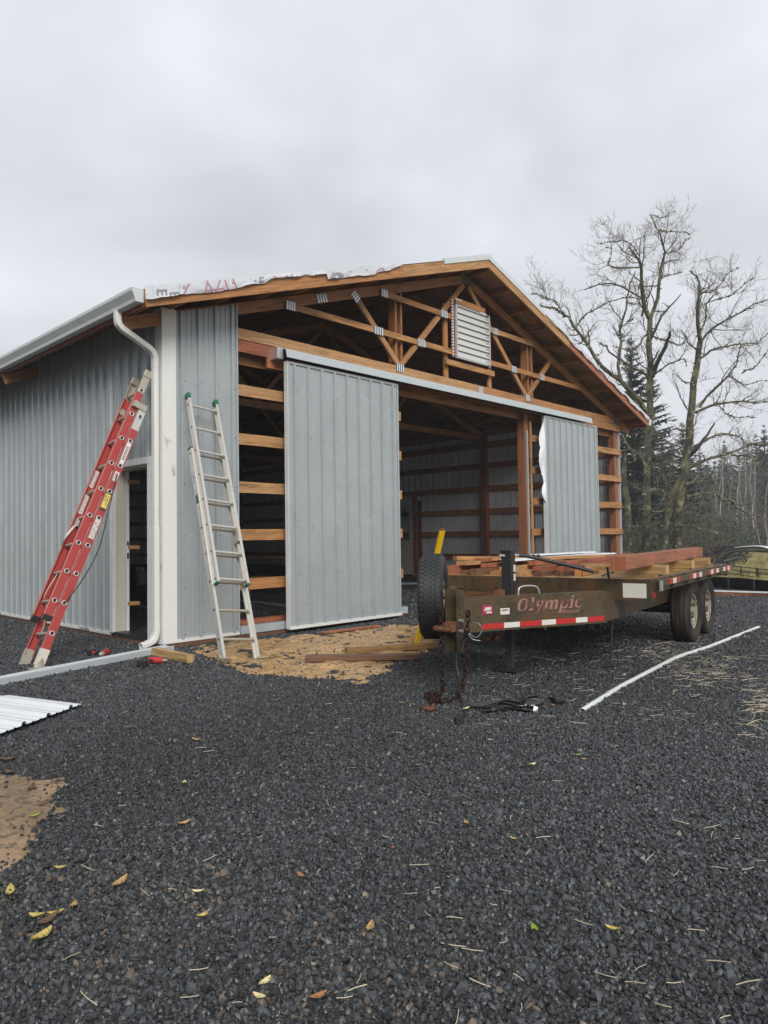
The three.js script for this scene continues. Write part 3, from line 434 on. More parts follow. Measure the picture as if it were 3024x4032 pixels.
{ // white house door in the far side wall
  const d = thing('entry_door', 'off white entry door with a window pane inside the barn', 'door', [BW - .06, .12, -6.22], Math.PI / 2);
  // local x runs to -z (away), local z runs to +x
  const g = new THREE.Group(); d.rotation.y = Math.PI / 2; const w = .9, hh = 2.0;
  box(d, 'stile', 0, .14, 0, hh, -.02, .02, M.cream); box(d, 'stile', w - .14, w, 0, hh, -.02, .02, M.cream); box(d, 'rail', .141, w - .141, hh - .14, hh, -.019, .019, M.cream); box(d, 'rail', .141, w - .141, .8, .95, -.019, .019, M.cream); box(d, 'rail', .141, w - .141, 0, .18, -.019, .019, M.cream); box(d, 'panel', .142, w - .142, .181, .799, -.01, .01, M.cream);
  const pane = part(d, 'pane', boxGeo(.142, w - .142, .951, hh - .141, -.004, .004), new THREE.MeshPhysicalMaterial({ color: lin(.9, .95, .95), roughness: .03, transmission: 1, thickness: 0 }));
  for (const y of [.9, 1.02]) { const k = part(d, 'knob', new THREE.SphereGeometry(.03, 10, 8), M.galv); k.position.set(.07, y, -.05); }
  box(d, 'frame', -.06, -.003, -.05, hh + .06, -.03, .05, M.whiteClean); box(d, 'frame', w + .003, w + .06, -.05, hh + .06, -.03, .05, M.whiteClean); box(d, 'frame', -.002, w + .002, hh + .003, hh + .06, -.03, .05, M.whiteClean);
}
// things on the barn floor
{
  for (const [x0, z0, x1, z1, y, m, lab] of [[6.6, -10.4, 8.9, -6.0, .70, M.pale[0], 'long pale plank laid across supports inside the barn'], [4.9, -6.6, 6.0, -3.4, .36, M.pale[1], 'pale board lying low behind the sliding door gap']]) {
    const b = top('plank', beamGeo([x0, y, z0], [x1, y, z1], .28, .05), m, lab, 'plank');
    for (const t of [.2, .8]) { const x = lerp(x0, x1, t), z = lerp(z0, z1, t), yy = y - .025; const tr = thing('trestle', t < .5 ? (y > .5 ? 'low timber trestle under the far end of the long plank' : 'stub trestle under the far end of the low board') : (y > .5 ? 'low timber trestle under the near end of the long plank' : 'stub trestle under the near end of the low board'), 'trestle', [x, 0, z], 0); beam(tr, 'crosspiece', [-.3, yy - .05, 0], [.3, yy - .05, 0], .09, .09, M.fir[2]); for (const s of [-1, 1]) beam(tr, 'leg', [s * .26, -.01, 0], [s * .22, yy - .096, 0], .09, .05, M.fir[0], V(0, 0, 1)); } }
  const tk = thing('propane_tank', 'grey propane tank with a collar on the barn floor', 'tank', [5.5, 0, -11.2]);
  part(tk, 'body', new THREE.LatheGeometry([[0, .02], [.12, .03], [.15, .07], [.155, .12], [.155, .27], [.14, .32], [.08, .355], [.0, .36]].map(p => new THREE.Vector2(...p)), 20), std(lin(.4, .4, .4), { roughness: .5 })); part(tk, 'collar', new THREE.CylinderGeometry(.1, .1, .1, 16, 1, true, 0, 4.6).translate(0, .41, 0), M.gutter); part(tk, 'foot_ring', new THREE.CylinderGeometry(.1, .1, .04, 16, 1, true).translate(0, .02, 0), M.gutter); part(tk, 'valve', cylGeo([0, .35, 0], [0, .43, 0], .03, 8), M.aluDirty);
  for (const [a, b, w, lab] of [[[2.2, 0, -5.2], [2.0, 0, -3.7], .12, 'grey metal trim lying on the floor behind the service door'], [[3.95, 0, -4.4], [3.72, 0, -2.2], .1, 'grey metal trim lying on the floor behind the sliding door gap'], [[9.0, 0, -5.3], [9.6, 0, -4.2], .5, 'ribbed metal offcut lying on the floor inside the doorway']]) top('metal_trim', beamGeo(V(...a).setY(.03), V(...b).setY(.03), w, .02), M.trimGrey, lab, 'metal trim');
}

// ------------------------------------------------------------------ ladders
function ladderFrame(fa, fb, ta, tb) { // feet and tops (Vector3), returns origin + basis
  const f = fa.clone().add(fb).multiplyScalar(.5), t = ta.clone().add(tb).multiplyScalar(.5), Y = t.clone().sub(f), L = Y.length(); Y.normalize();
  let X = fb.clone().sub(fa); X.addScaledVector(Y, -X.dot(Y)).normalize(); const Z = V().crossVectors(X, Y); return { m: new THREE.Matrix4().makeBasis(X, Y, Z).setPosition(f), L };
}
function rail(parent, name, x, z, y0, y1, wd, dp, mat, out) { // channel rail: web + two flanges opening to the inside
  const s = out; part(parent, name, mergeGeometries([new THREE.BoxGeometry(.005, y1 - y0, dp).translate(x, (y0 + y1) / 2, z), new THREE.BoxGeometry(wd, y1 - y0, .005).translate(x - s * wd / 2, (y0 + y1) / 2, z + dp / 2 - .003), new THREE.BoxGeometry(wd, y1 - y0, .005).translate(x - s * wd / 2, (y0 + y1) / 2, z - dp / 2 + .003)].map(g => uvBox(g))), mat);
}
function stickerMat(fn, w = 256, h = 64) { const c = document.createElement('canvas'); c.width = w; c.height = h; fn(c.getContext('2d'), w, h); const t = new THREE.CanvasTexture(c); t.colorSpace = THREE.SRGBColorSpace; return std(lin(.85, .85, .85), { map: t, roughness: .5 }); }
const wernerMat = stickerMat((x, w, h) => { x.fillStyle = '#eee8e2'; x.fillRect(0, 0, w, h); x.fillStyle = '#2a2a2e'; x.font = 'bold 38px sans-serif'; x.textAlign = 'center'; x.fillText('WERNER', w / 2, 46); x.strokeStyle = '#8c1d1f'; x.lineWidth = 5; x.strokeRect(4, 4, w - 8, h - 8); });
const wernerBlue = stickerMat((x, w, h) => { x.fillStyle = '#dfe3ea'; x.fillRect(0, 0, w, h); x.fillStyle = '#2b4c8c'; x.font = 'bold 38px sans-serif'; x.textAlign = 'center'; x.fillText('WERNER', w / 2, 46); });
const noteMat = stickerMat((x, w, h) => { x.fillStyle = '#e4ddd6'; x.fillRect(0, 0, w, h); const r = rng(8); x.fillStyle = '#6d6866'; for (let k = 0; k < 40; k++) x.fillRect(10 + r() * (w - 60), 6 + r() * (h - 12), 8 + r() * 30, 3); });
const warnMat = stickerMat((x, w, h) => { x.fillStyle = '#e9dd74'; x.fillRect(0, 0, w, h); x.fillStyle = '#54451c'; x.fillRect(0, 0, 40, h); x.fillRect(w - 34, 0, 34, h); const r = rng(9); for (let k = 0; k < 30; k++) x.fillRect(50 + r() * (w - 120), 6 + r() * (h - 12), 10 + r() * 20, 3); });
{ // red fibreglass extension ladder against the side wall
  const l = thing('extension_ladder', 'red fibreglass extension ladder leaning on the side wall', 'ladder');
  const { m, L } = ladderFrame(V(-1.43, .03, -.17), V(-1.46, .03, .27), V(-.075, 3.03, -.43), V(-.075, 3.03, -.06)); l.applyMatrix4(m);
  // local: +x towards the gable front, +z away from the wall?  (checked by the sign below)
  const zs = V(0, 0, 1).transformDirection(m).x < 0 ? 1 : -1; // +1 when +z points away from the wall
  const B0 = .205, Fw = .165, zb = -zs * .03, zf = zs * .052, botF = .46, topB = L - .42;
  for (const s of [-1, 1]) {
    rail(l, 'base_rail', s * B0, zb, .10, topB - .3, .032, .078, M.ladderRed, s); rail(l, 'base_rail', s * B0, zb, topB - .298, topB, .032, .079, M.alu, s);
    rail(l, 'fly_rail', s * Fw, zf, botF, L - .28, .03, .075, M.ladderRed, s); rail(l, 'fly_rail', s * Fw, zf, L - .278, L, .03, .076, M.aluDirty, s);
    part(l, 'rail_edge', uvBox(new THREE.BoxGeometry(.034, L - .30 - botF, .004)).translate(s * (Fw - .015), (L - .30 + botF) / 2, zf + zs * .039), M.ladderEdge);
    part(l, 'rail_edge', uvBox(new THREE.BoxGeometry(.004, topB - .42, .004)).translate(s * (B0 + .003), (topB - .3 + .12) / 2, zb + zs * .038), M.ladderEdge);
    part(l, 'end_cap', new RoundedBoxGeometry(.05, .09, .09, 2, .01).translate(s * (Fw - .012), L - .03, zf), M.aluDirty); part(l, 'fly_foot', new THREE.BoxGeometry(.045, .05, .085).translate(s * (Fw - .012), botF - .01, zf), M.black);
    part(l, 'guide_bracket', new THREE.BoxGeometry(.07, .07, .15).translate(s * (B0 - .02), topB - .02, (zb + zf) / 2), M.aluDirty);
    // shoe
    part(l, 'boot', uvBox(new THREE.BoxGeometry(.045, .16, .085)).translate(s * (B0 - .008), .085, zb), s > 0 ? M.cream : M.aluDirty); const sho = part(l, 'shoe', uvBox(new THREE.BoxGeometry(.09, .012, .17)), M.aluDirty); sho.position.set(s * B0, -.015, zb); sho.rotation.x = zs * .42;
    part(l, 'shoe_plate', new THREE.ConeGeometry(.06, .1, 3).rotateY(.5).scale(.25, 1, 1).translate(s * (B0 + .03), .03, zb), M.aluDirty);
  }
  const rungG = w => { const g = new THREE.CylinderGeometry(.0165, .0165, w, 10); g.rotateZ(Math.PI / 2); return g; };
  const ring = new THREE.TorusGeometry(.0215, .006, 6, 14).rotateY(Math.PI / 2), hole = new THREE.CylinderGeometry(.017, .017, .003, 12).rotateZ(Math.PI / 2);
  for (let y = .32; y < topB - .05; y += .305) { part(l, 'rung', rungG(B0 * 2 + .004), M.aluDirty).position.set(0, y, zb); for (const s of [-1, 1]) { part(l, 'rung_collar', ring, M.alu).position.set(s * (B0 + .004), y, zb); part(l, 'rung_end', hole, M.black).position.set(s * (B0 + .005), y, zb); } }
  for (let y = .32 + .305; y < L - .1; y += .305) { part(l, 'rung', rungG(Fw * 2 + .004), M.aluDirty).position.set(0, y, zf); for (const s of [-1, 1]) { part(l, 'rung_collar', ring, M.alu).position.set(s * (Fw + .004), y, zf); part(l, 'rung_end', hole, M.black).position.set(s * (Fw + .005), y, zf); } }
  const dec = (mt, x, y, z, lw, lh, side) => { const g = new THREE.PlaneGeometry(lw, lh); g.rotateZ(Math.PI / 2); g.rotateY(side * Math.PI / 2); part(l, 'sticker', g, mt).position.set(x, y, z); };
  dec(wernerMat, B0 + .0065, 2.30, zb, .27, .06, 1); dec(noteMat, B0 + .0065, 1.42, zb, .22, .055, 1); dec(warnMat, B0 + .0065, 1.73, zb, .22, .055, 1); dec(noteMat, B0 + .0065, 2.02, zb, .11, .05, 1); dec(noteMat, -(Fw - .006), 1.72, zf, .22, .055, 1); dec(noteMat, -(Fw - .006), 2.02, zf, .2, .05, 1);
  const lock = new TubeSet(); lock.add([V(-.12, 1.45, zf + zs * .02), V(-.13, 1.32, zf + zs * .05), V(-.10, 1.22, zf + zs * .06), V(-.08, 1.33, zf + zs * .05), V(-.05, 1.45, zf + zs * .02)], [.006, .006, .006, .006, .006], 5); part(l, 'rung_lock', lock.geo(), M.alu); part(l, 'rung_lock', uvBox(new THREE.BoxGeometry(.07, .09, .03)).translate(-.12, 1.50, zf), M.alu);
  part(l, 'rope', tubeGeo([[.215, 2.05, zb], [.24, 1.65, zb - zs * .05], [.25, 1.2, zb - zs * .10], [.235, .85, zb - zs * .06], [.215, .62, zb]], .006, 30, 6), M.black);
  part(l, 'rope', tubeGeo([[-.06, .93, zf], [-.06, .65, zf + zs * .03], [-.07, .63, zf], [-.09, .4, zb], [-.10, .30, zb]], .006, 24, 5), M.aluDirty);
}
{ // aluminium extension ladder against the gable front
  const l = thing('extension_ladder', 'silver aluminium extension ladder with green rail caps leaning on the gable wall', 'ladder');
  const { m, L } = ladderFrame(V(-.15, .03, 1.41), V(.25, .03, 1.41), V(.23, 2.80, .065), V(.62, 2.80, .065)); l.applyMatrix4(m);
  const zs = V(0, 0, 1).transformDirection(m).z > 0 ? 1 : -1, B0 = .205, Fw = .185, zb = -zs * .035, zf = zs * .04, botF = .78, topB = 2.42;
  for (const s of [-1, 1]) {
    rail(l, 'base_rail', s * B0, zb, .03, topB, .028, .07, M.alu, s); rail(l, 'fly_rail', s * Fw, zf, botF, L - .02, .028, .068, M.alu, s);
    part(l, 'rail_cap', new RoundedBoxGeometry(.045, .07, .085, 2, .012).translate(s * (Fw - .01), L - .02, zf), M.green); part(l, 'rail_cap', new THREE.BoxGeometry(.035, .02, .07).translate(s * (B0 - .01), topB, zb), M.green); part(l, 'rail_cap', new THREE.BoxGeometry(.035, .02, .07).translate(s * (Fw - .01), botF, zf), M.green);
    const sho = part(l, 'shoe', uvBox(new THREE.BoxGeometry(.10, .012, .12)), M.aluDirty); sho.position.set(s * (B0), -.01, zb); sho.rotation.x = zs * -.42; part(l, 'shoe_plate', new THREE.ConeGeometry(.05, .1, 3).scale(.3, 1, 1).translate(s * (B0 + .01), .04, zb), M.aluDirty);
  }
  const rg = new THREE.CylinderGeometry(.015, .015, Fw * 2, 10).rotateZ(Math.PI / 2);
  for (let y = .22; y < topB; y += .305) { part(l, 'rung', rg, M.aluDirty).position.set(0, y, zb); for (const s of [-1, 1]) part(l, 'rung_end', new THREE.CylinderGeometry(.012, .012, .003, 10).rotateZ(Math.PI / 2), M.black).position.set(s * (B0 + .004), y, zb); }
  for (let y = .22 + .61; y < L - .1; y += .305) { part(l, 'rung', rg, M.alu).position.set(0, y, zf); for (const s of [-1, 1]) part(l, 'rung_end', new THREE.CylinderGeometry(.012, .012, .003, 10).rotateZ(Math.PI / 2), M.black).position.set(s * (Fw + .004), y, zf); }
  for (const s of [-1, 1]) part(l, 'rung_lock', mergeGeometries([new THREE.BoxGeometry(.02, .13, .04).translate(s * .16, 1.38, zf), new THREE.BoxGeometry(.02, .05, .09).translate(s * .155, 1.30, zf - zs * .02)]), M.aluDirty);
  const dec = (mt, y, lw, lh) => { const g = new THREE.PlaneGeometry(lw, lh); g.rotateZ(Math.PI / 2); g.rotateY(-Math.PI / 2); part(l, 'sticker', g, mt).position.set(-B0 - .0045, y, zb); };
  dec(wernerBlue, 2.05, .28, .05); dec(noteMat, 1.62, .2, .045); dec(noteMat, 1.2, .3, .05); part(l, 'sticker', new THREE.PlaneGeometry(.045, .1).rotateY(-Math.PI / 2), M.green).position.set(-B0 - .0048, 1.78, zb);
}

// ------------------------------------------------------------------ trailer
const TR = thing('flatbed_trailer', 'weathered tandem axle flatbed trailer loaded with lumber', 'trailer', [.421, 0, 3.753], 8.24 * D2R);
const DX0 = 1.45, DX1 = 4.85, DH = 1.10, DY = .80;
const TM = new THREE.Matrix4().makeRotationY(8.24 * D2R).setPosition(.421, 0, 3.753);
const tw = (x, y, z) => V(x, y, z).applyMatrix4(TM);
const font = await new FontLoader().loadAsync('fonts/droid/droid_sans_bold.typeface.json');
const fontS = await new FontLoader().loadAsync('fonts/droid/droid_serif_bold.typeface.json');
{
  // tongue beams (channels) and rails
  const ax = .03, az = .05, bx = 1.20, bz = .78;
  const chan = (name, a, b, y0, y1, side, mat) => { // channel with flanges pointing inwards
    const d = b.clone().sub(a).normalize(), n = V(-d.z, 0, d.x).multiplyScalar(side); const F = p => (o, y) => V(p.x + n.x * o, y, p.z + n.z * o);
    part(TR, name, sweepGeo([[.0, y0], [.0, y1], [-.07, y1], [-.07, y1 - .012], [-.010, y1 - .014], [-.010, y0 + .014], [-.07, y0 + .012], [-.07, y0]], F(a), F(b), true), mat || M.frame);
  };
  chan('tongue_beam', V(ax, 0, az), V(bx, 0, bz), .44, .71, 1); chan('tongue_beam', V(ax, 0, -az), V(bx, 0, -bz), .44, .71, -1);
  chan('frame_rail', V(bx + .002, 0, bz), V(DX1 - .1, 0, bz), .45, .69, 1); chan('frame_rail', V(bx + .002, 0, -bz), V(DX1 - .1, 0, -bz), .45, .69, -1);
  // plate between the beams
  part(TR, 'tongue_plate', sweepGeo([[.2, -.09], [.2, .09], [1.1, .64], [1.1, -.64]], (a, b) => V(a, .66, b), (a, b) => V(a, .672, b), true), M.deckPlate);
  for (const x of [1.42, 2.2, 2.9, 3.9, 4.6]) box(TR, 'cross_member', x - .03, x + .03, .58, .685, -.76, .76, M.frame);
  // front cross beam and deck side rails
  part(TR, 'front_beam', uvBox(boxGeo(DX0 - .03, DX0 + .02, .615, .80, -DH, DH)), M.frame); box(TR, 'end_beam', DX1 - .03, DX1 + .02, .66, .80, -DH, DH, M.frame);
  for (const s of [-1, 1]) { const z0 = s > 0 ? DH - .045 : -DH, z1 = s > 0 ? DH : -DH + .045; box(TR, 'side_rail', DX0 + .022, DX1 - .032, .685, .803, z0, z1, M.frame); box(TR, 'rub_rail', DX0 + .05, DX1, .735, .788, s > 0 ? DH + .035 : -DH - .05, s > 0 ? DH + .05 : -DH - .035, M.frame); for (let x = DX0 + .1; x < DX1; x += .55) box(TR, 'stake_pocket', x - .035, x + .035, .70, .80, s > 0 ? DH + .001 : -DH - .034, s > 0 ? DH + .034 : -DH - .001, M.frame); }
  for (let k = 0; k < 10; k++) { const z = -DH + .05 + k * .2005; const g = beamGeo([DX0 + .023, .782, z + .1], [DX1 - .034, .782, z + .1], .193, .036); part(TR, 'deck_plank', g, pick(M.deckWood)); }
  // reflective tape along the tongue beam
  const d = V(bx - ax, 0, bz - az).normalize(), n = V(-d.z, 0, d.x), Lb = Math.hypot(bx - ax, bz - az);
  const along = (s0, s1, y0, y1, mat, name, out = .003) => { const a = V(ax, 0, az).addScaledVector(d, s0).addScaledVector(n, out), b = V(ax, 0, az).addScaledVector(d, s1).addScaledVector(n, out); const g = sweepGeo([[0, y0], [0, y1], [-.002, y1], [-.002, y0]], (o, y) => V(a.x + n.x * o, y, a.z + n.z * o), (o, y) => V(b.x + n.x * o, y, b.z + n.z * o), true); return part(TR, name, g, mat); };
  const segs = [[.16, .36, 1], [.362, .51, 0], [.512, .63, 1], [.632, .72, 1], [.722, .86, 0], [.862, 1.06, 1], [1.062, 1.18, 0], [1.182, 1.355, 1]]; for (const [a, b, r] of segs) along(a, b, .458, .500, r ? M.redTape : M.whiteTape, 'reflective_tape');
  const stk = (s0, s1, y0, y1, mt) => { const m = along(s0, s1, y0, y1, mt, 'sticker'); };
  stk(.165, .255, .575, .645, std(lin(.40, .02, .09), { roughness: .5 })); stk(.18, .235, .60, .62, M.whiteTape); m2(.20, .25, .583, .595); function m2(a, b, c, e) { along(a, b, c, e, M.whiteTape, 'sticker', .0055); }
  stk(.33, .415, .565, .615, M.whiteTape); along(.345, .40, .596, .604, M.black, 'sticker', .0055); along(.19, .245, .608, .63, M.whiteTape, 'sticker', .0055);
  stk(1.20, 1.201, .5, .501, M.frame);
  // faded painted name
  const paint = std(lin(.34, .165, .15), { roughness: .6, map: rustTexPaint() });
  function rustTexPaint() { return dataTex(256, 256, (u, v) => { const a = fbm(u * 12, v * 12, 4, 1471, 12, 12); const k = .62 + sstep(.3, .6, a) * .5; return [k, k * .92, k * .88]; }); }
  const word = (txt, size, s0, y, shear, mt, f, sx = 1) => { const shp = f.generateShapes(txt, size); const g = new THREE.ExtrudeGeometry(shp, { depth: .0015, bevelEnabled: false, curveSegments: 5 }); const p = g.attributes.position, uv = g.attributes.uv; for (let i = 0; i < p.count; i++) { const X = p.getX(i) * sx + p.getY(i) * shear, Y = p.getY(i), o = .0012 + p.getZ(i); uv.setXY(i, X * 2, Y * 2); const q = V(ax, 0, az).addScaledVector(d, s0 + X).addScaledVector(n, o); p.setXYZ(i, q.x, y + Y, q.z); } g.computeVertexNormals(); part(TR, 'lettering', g, mt); };
  word('Olympic', .098, .47, .585, .28, paint, fontS, 1.13); word('TRAILERS', .026, .90, .545, .2, paint, font, 1.25);
  // end reflector on the front beam, marker lights
  part(TR, 'reflector', boxGeo(DX0 - .034, DX0 - .0305, .64, .765, .86, 1.06), M.whiteTape);
  box(TR, 'marker_light', DX0 + .03, DX0 + .12, .70, .785, DH + .052, DH + .062, M.galv); box(TR, 'marker_light', DX0 + .02, DX0 + .05, .64, .685, DH - .01, DH + .012, M.redTape);
  for (const [s0, cs] of [[.25, 'RWR'], [1.05, 'RW'], [1.32, 'RW'], [1.9, 'RW'], [2.2, 'RW'], [2.72, 'WRWR']]) [...cs].forEach((c, i) => box(TR, 'reflective_tape', DX0 + .12 + s0 + i * .135, DX0 + .12 + s0 + i * .135 + .12, .738, .786, DH + .051, DH + .0535, c === 'R' ? M.redTape : M.whiteTape));
  // coupler: channel plate with holes and pintle ring
  box(TR, 'coupler_plate', -.02, .025, .30, .78, -.055, .055, M.frame); for (const s of [-1, 1]) box(TR, 'coupler_plate', -.075, -.021, .30, .78, s > 0 ? .04 : -.055, s > 0 ? .055 : -.04, M.frame);
  const hg = new THREE.CylinderGeometry(.010, .010, .003, 10).rotateX(Math.PI / 2); for (let k = 0; k < 9; k++) { part(TR, 'bolt_hole', hg, M.black).position.set(-.048, .34 + k * .05, .0565); }
  part(TR, 'pintle_ring', new THREE.TorusGeometry(.055, .021, 10, 20).rotateX(Math.PI / 2).translate(-.215, .50, 0), M.rust); part(TR, 'pintle_base', boxGeo(-.16, -.021, .465, .535, -.039, .039), M.rust);
  for (const y of [.48, .56]) part(TR, 'bolt', new THREE.CylinderGeometry(.014, .014, .03, 6).rotateX(Math.PI / 2).translate(-.05, y - .015, .07), M.galv);
  // jack
  const jk = part(TR, 'jack', uvBox(boxGeo(.80, .89, .42, 1.05, .0, .09)), M.blackPaint); box(jk, 'cap', .793, .897, 1.051, 1.066, -.007, .097, M.black); box(jk, 'leg', .815, .875, .05, .419, .015, .075, std(lin(.06, .06, .058), { roughness: .5, metalness: .3, map: scuff })); box(jk, 'foot', .73, .96, .03, .049, -.06, .15, M.blackPaint);
  part(jk, 'crank', cylGeo([.76, 1.02, .0], [.95, 1.02, .115], .013, 8), M.aluDirty); part(jk, 'handle', tubeGeo([[.93, 1.02, .11], [.97, 1.015, .15], [1.1, .97, .3], [1.28, .90, .52], [1.36, .865, .62]], .017, 20, 8), M.blackPaint);
  for (const y of [.80, .88]) part(jk, 'label_plate', boxGeo(.85, .888, y, y + .06, .0905, .092), M.whiteTape);
  part(TR, 'hook', tubeGeo([[.95, .42, .2], [1.02, .42, .26], [1.06, .40, .28], [1.07, .36, .28]], .008, 14, 6), M.galv);
  part(TR, 'handle', tubeGeo([[.53, .712, .28], [.54, .76, .285], [.58, .775, .30], [.66, .775, .345], [.71, .76, .37], [.73, .712, .38]], .008, 20, 6), M.galv);
  part(TR, 'rusty_bracket', mergeGeometries([boxGeo(.45, .5, .70, .74, .1, .16), boxGeo(.51, .53, .70, .75, .1, .16)]), M.rust);
  // hanging brace with a small foot
  part(TR, 'brace', tubeGeo([[1.52, .45, .72], [1.50, .2, .72], [1.47, .03, .72]], .010, 10, 6), M.black); part(TR, 'brace', cylGeo([1.40, .025, .68], [1.55, .02, .76], .009, 6), M.black); part(TR, 'brace', cylGeo([1.52, .70, .72], [1.50, .90, .70], .010, 6), M.black);
  // safety chains and light cable
  const link = new THREE.TorusGeometry(.017, .0052, 5, 10).scale(1.45, 1, 1), chainOn = (pts, name) => { const c = new THREE.CatmullRomCurve3(pts), Lc = c.getLength(), nL = Math.floor(Lc / .036), gs = []; for (let i = 0; i < nL; i++) { const p = c.getPointAt(i / nL), t = c.getTangentAt(i / nL); const g = link.clone(); g.rotateX(i % 2 ? Math.PI / 2 : 0); g.applyQuaternion(new THREE.Quaternion().setFromUnitVectors(V(1, 0, 0), t)); g.translate(p.x, p.y, p.z); gs.push(g); } part(TR, name, mergeGeometries(gs), M.chain); };
  const inv = TM.clone().invert(), lp = (x, y, d) => pxd(1550 + x * .5425, 2000 + y * .5425, d).applyMatrix4(inv), lg = (x, y, h = .02) => pxg(1550 + x * .5425, 2000 + y * .5425, h).applyMatrix4(inv);
  chainOn([lp(345, 745, 5.42), lp(350, 900, 5.40), lp(350, 1100, 5.40), lp(355, 1260, 5.38), lg(355, 1335), lg(300, 1350, .04), lg(240, 1350), lg(260, 1375, .03), lg(320, 1345), lg(280, 1390, .03), lg(330, 1400), lg(290, 1420)], 'safety_chain');
  chainOn([lp(540, 770, 5.37), lp(535, 900, 5.36), lp(525, 1050, 5.36), lp(515, 1180, 5.36), lp(505, 1290, 5.3), lg(470, 1360, .03), lg(420, 1390), lg(350, 1400, .03), lg(300, 1385), lg(270, 1420)], 'safety_chain');
  chainOn([lp(528, 1160, 5.34), lp(505, 1240, 5.32), lp(495, 1310, 5.28), lg(480, 1350, .04)], 'safety_chain');
  const eyeAt = lp(540, 765, 5.38), eye2 = lp(345, 735, 5.44); for (const e of [eyeAt, eye2]) part(TR, 'chain_eye', new THREE.TorusGeometry(.022, .008, 6, 12).translate(e.x, e.y, e.z), M.chain);
  const hk = lg(255, 1450, .02); part(TR, 'chain_hook', new THREE.TorusGeometry(.042, .017, 8, 14, 4.6).rotateX(Math.PI / 2).translate(hk.x, hk.y, hk.z), M.rust);
  const con = lg(470, 1530, .025); part(TR, 'light_cable', tubeGeo([lp(520, 880, 5.4), lp(500, 960, 5.4), lp(455, 1090, 5.4), lp(470, 1230, 5.35), lg(490, 1370, .03), lg(500, 1450, .01), lg(520, 1500, .01), con], .009, 50, 6), M.black); const cn = part(TR, 'cable_plug', cylGeo([0, 0, -.035], [0, 0, .06], .022, 12), M.black); cn.position.copy(con); cn.rotation.y = -.9; part(cn, 'plug_collar', cylGeo([0, 0, .061], [0, 0, .075], .026, 12), M.blackPaint);
  part(TR, 'wire', tubeGeo([lp(570, 830, 5.36), lp(620, 840, 5.3), lp(640, 890, 5.3), lp(600, 940, 5.3), lp(545, 910, 5.34), lp(570, 950, 5.3), lp(630, 965, 5.3)], .0025, 40, 4), M.galv);
  for (const [x, y] of [[680, 945], [745, 940]]) { const p = lp(x, y, 6.0); part(TR, 'marker_lens', new THREE.SphereGeometry(.045, 12, 8).scale(1, .8, .7).translate(p.x, p.y, p.z), std(lin(.20, .07, .02), { roughness: .4 })); }
  // wheels
  const tyreProf = r => [[r * .56, -.075], [r * .60, -.092], [r * .80, -.104], [r * .93, -.097], [r * .985, -.075], [r, -.05], [r * .985, -.046], [r * .985, -.040], [r, -.036], [r, -.006], [r * .985, -.003], [r * .985, .003], [r, .006], [r, .036], [r * .985, .040], [r * .985, .046], [r, .05], [r * .985, .075], [r * .93, .097], [r * .80, .104], [r * .60, .092], [r * .56, .075]].map(p => new THREE.Vector2(p[0], p[1]));
  const tyreG = new THREE.LatheGeometry(tyreProf(.345), 48).rotateX(Math.PI / 2), rimG = new THREE.LatheGeometry([[.0, .03], [.06, .03], [.065, .045], [.1, .05], [.12, .015], [.155, .01], [.165, .06], [.195, .075], [.2, .08], [.2, -.07], [.0, -.07]].map(p => new THREE.Vector2(...p)), 32).rotateX(Math.PI / 2);
  const wheel = (x, z, s) => { const w = new THREE.Group(); w.name = 'wheel'; TR.add(w); w.position.set(x, .338, z); if (s < 0) w.rotation.y = Math.PI; part(w, 'tyre', tyreG, M.rubberOld); part(w, 'rim', rimG, M.rimWhite); part(w, 'hub', cylGeo([0, 0, .03], [0, 0, .085], .042, 14), M.aluDirty); for (let k = 0; k < 6; k++) { const a = k * Math.PI / 3; part(w, 'lug_nut', cylGeo([Math.cos(a) * .082, Math.sin(a) * .082, .045], [Math.cos(a) * .082, Math.sin(a) * .082, .065], .012, 6), M.rust); part(w, 'rim_slot', cylGeo([Math.cos(a + .5) * .138, Math.sin(a + .5) * .138, .008], [Math.cos(a + .5) * .138, Math.sin(a + .5) * .138, .0145], .017, 10), M.black); } };
  for (const x of [3.50, 4.23]) for (const s of [-1, 1]) wheel(x, s * .905, s);
  for (const x of [3.50, 4.23]) part(TR, 'axle', cylGeo([x, .338, -.82], [x, .338, .82], .035, 10), M.black); for (const s of [-1, 1]) part(TR, 'leaf_spring', mergeGeometries([boxGeo(3.2, 3.85, .39, .415, s * .66 - .03, s * .66 + .03), boxGeo(3.9, 4.55, .39, .415, s * .66 - .03, s * .66 + .03), boxGeo(3.84, 3.91, .36, .5, s * .66 - .02, s * .66 + .02)]), M.black);
  // spare on the far tongue beam
  const sp = new THREE.Group(); sp.name = 'spare_wheel'; TR.add(sp); const sc = V(...[.41, 0, 0]); // world place from the photograph
  const wpos = pxd(1707, 2347, 5.88).applyMatrix4(inv); sp.position.copy(wpos);
  const axisW = pdir(1707, 2347).setY(0).normalize(); const rightV = V(-axisW.z, 0, axisW.x).multiplyScalar(Math.cos(.10)).addScaledVector(axisW, -Math.sin(.10)); // its face turns slightly to the camera
  const aL = rightV.clone().transformDirection(inv); sp.rotation.y = Math.atan2(aL.x, aL.z);
  const spT = part(sp, 'tyre', tyreG, M.rubber); part(sp, 'rim', rimG, M.rimWhite); part(sp, 'carrier', cylGeo([0, 0, .03], [0, 0, .17], .025, 8), M.rust);
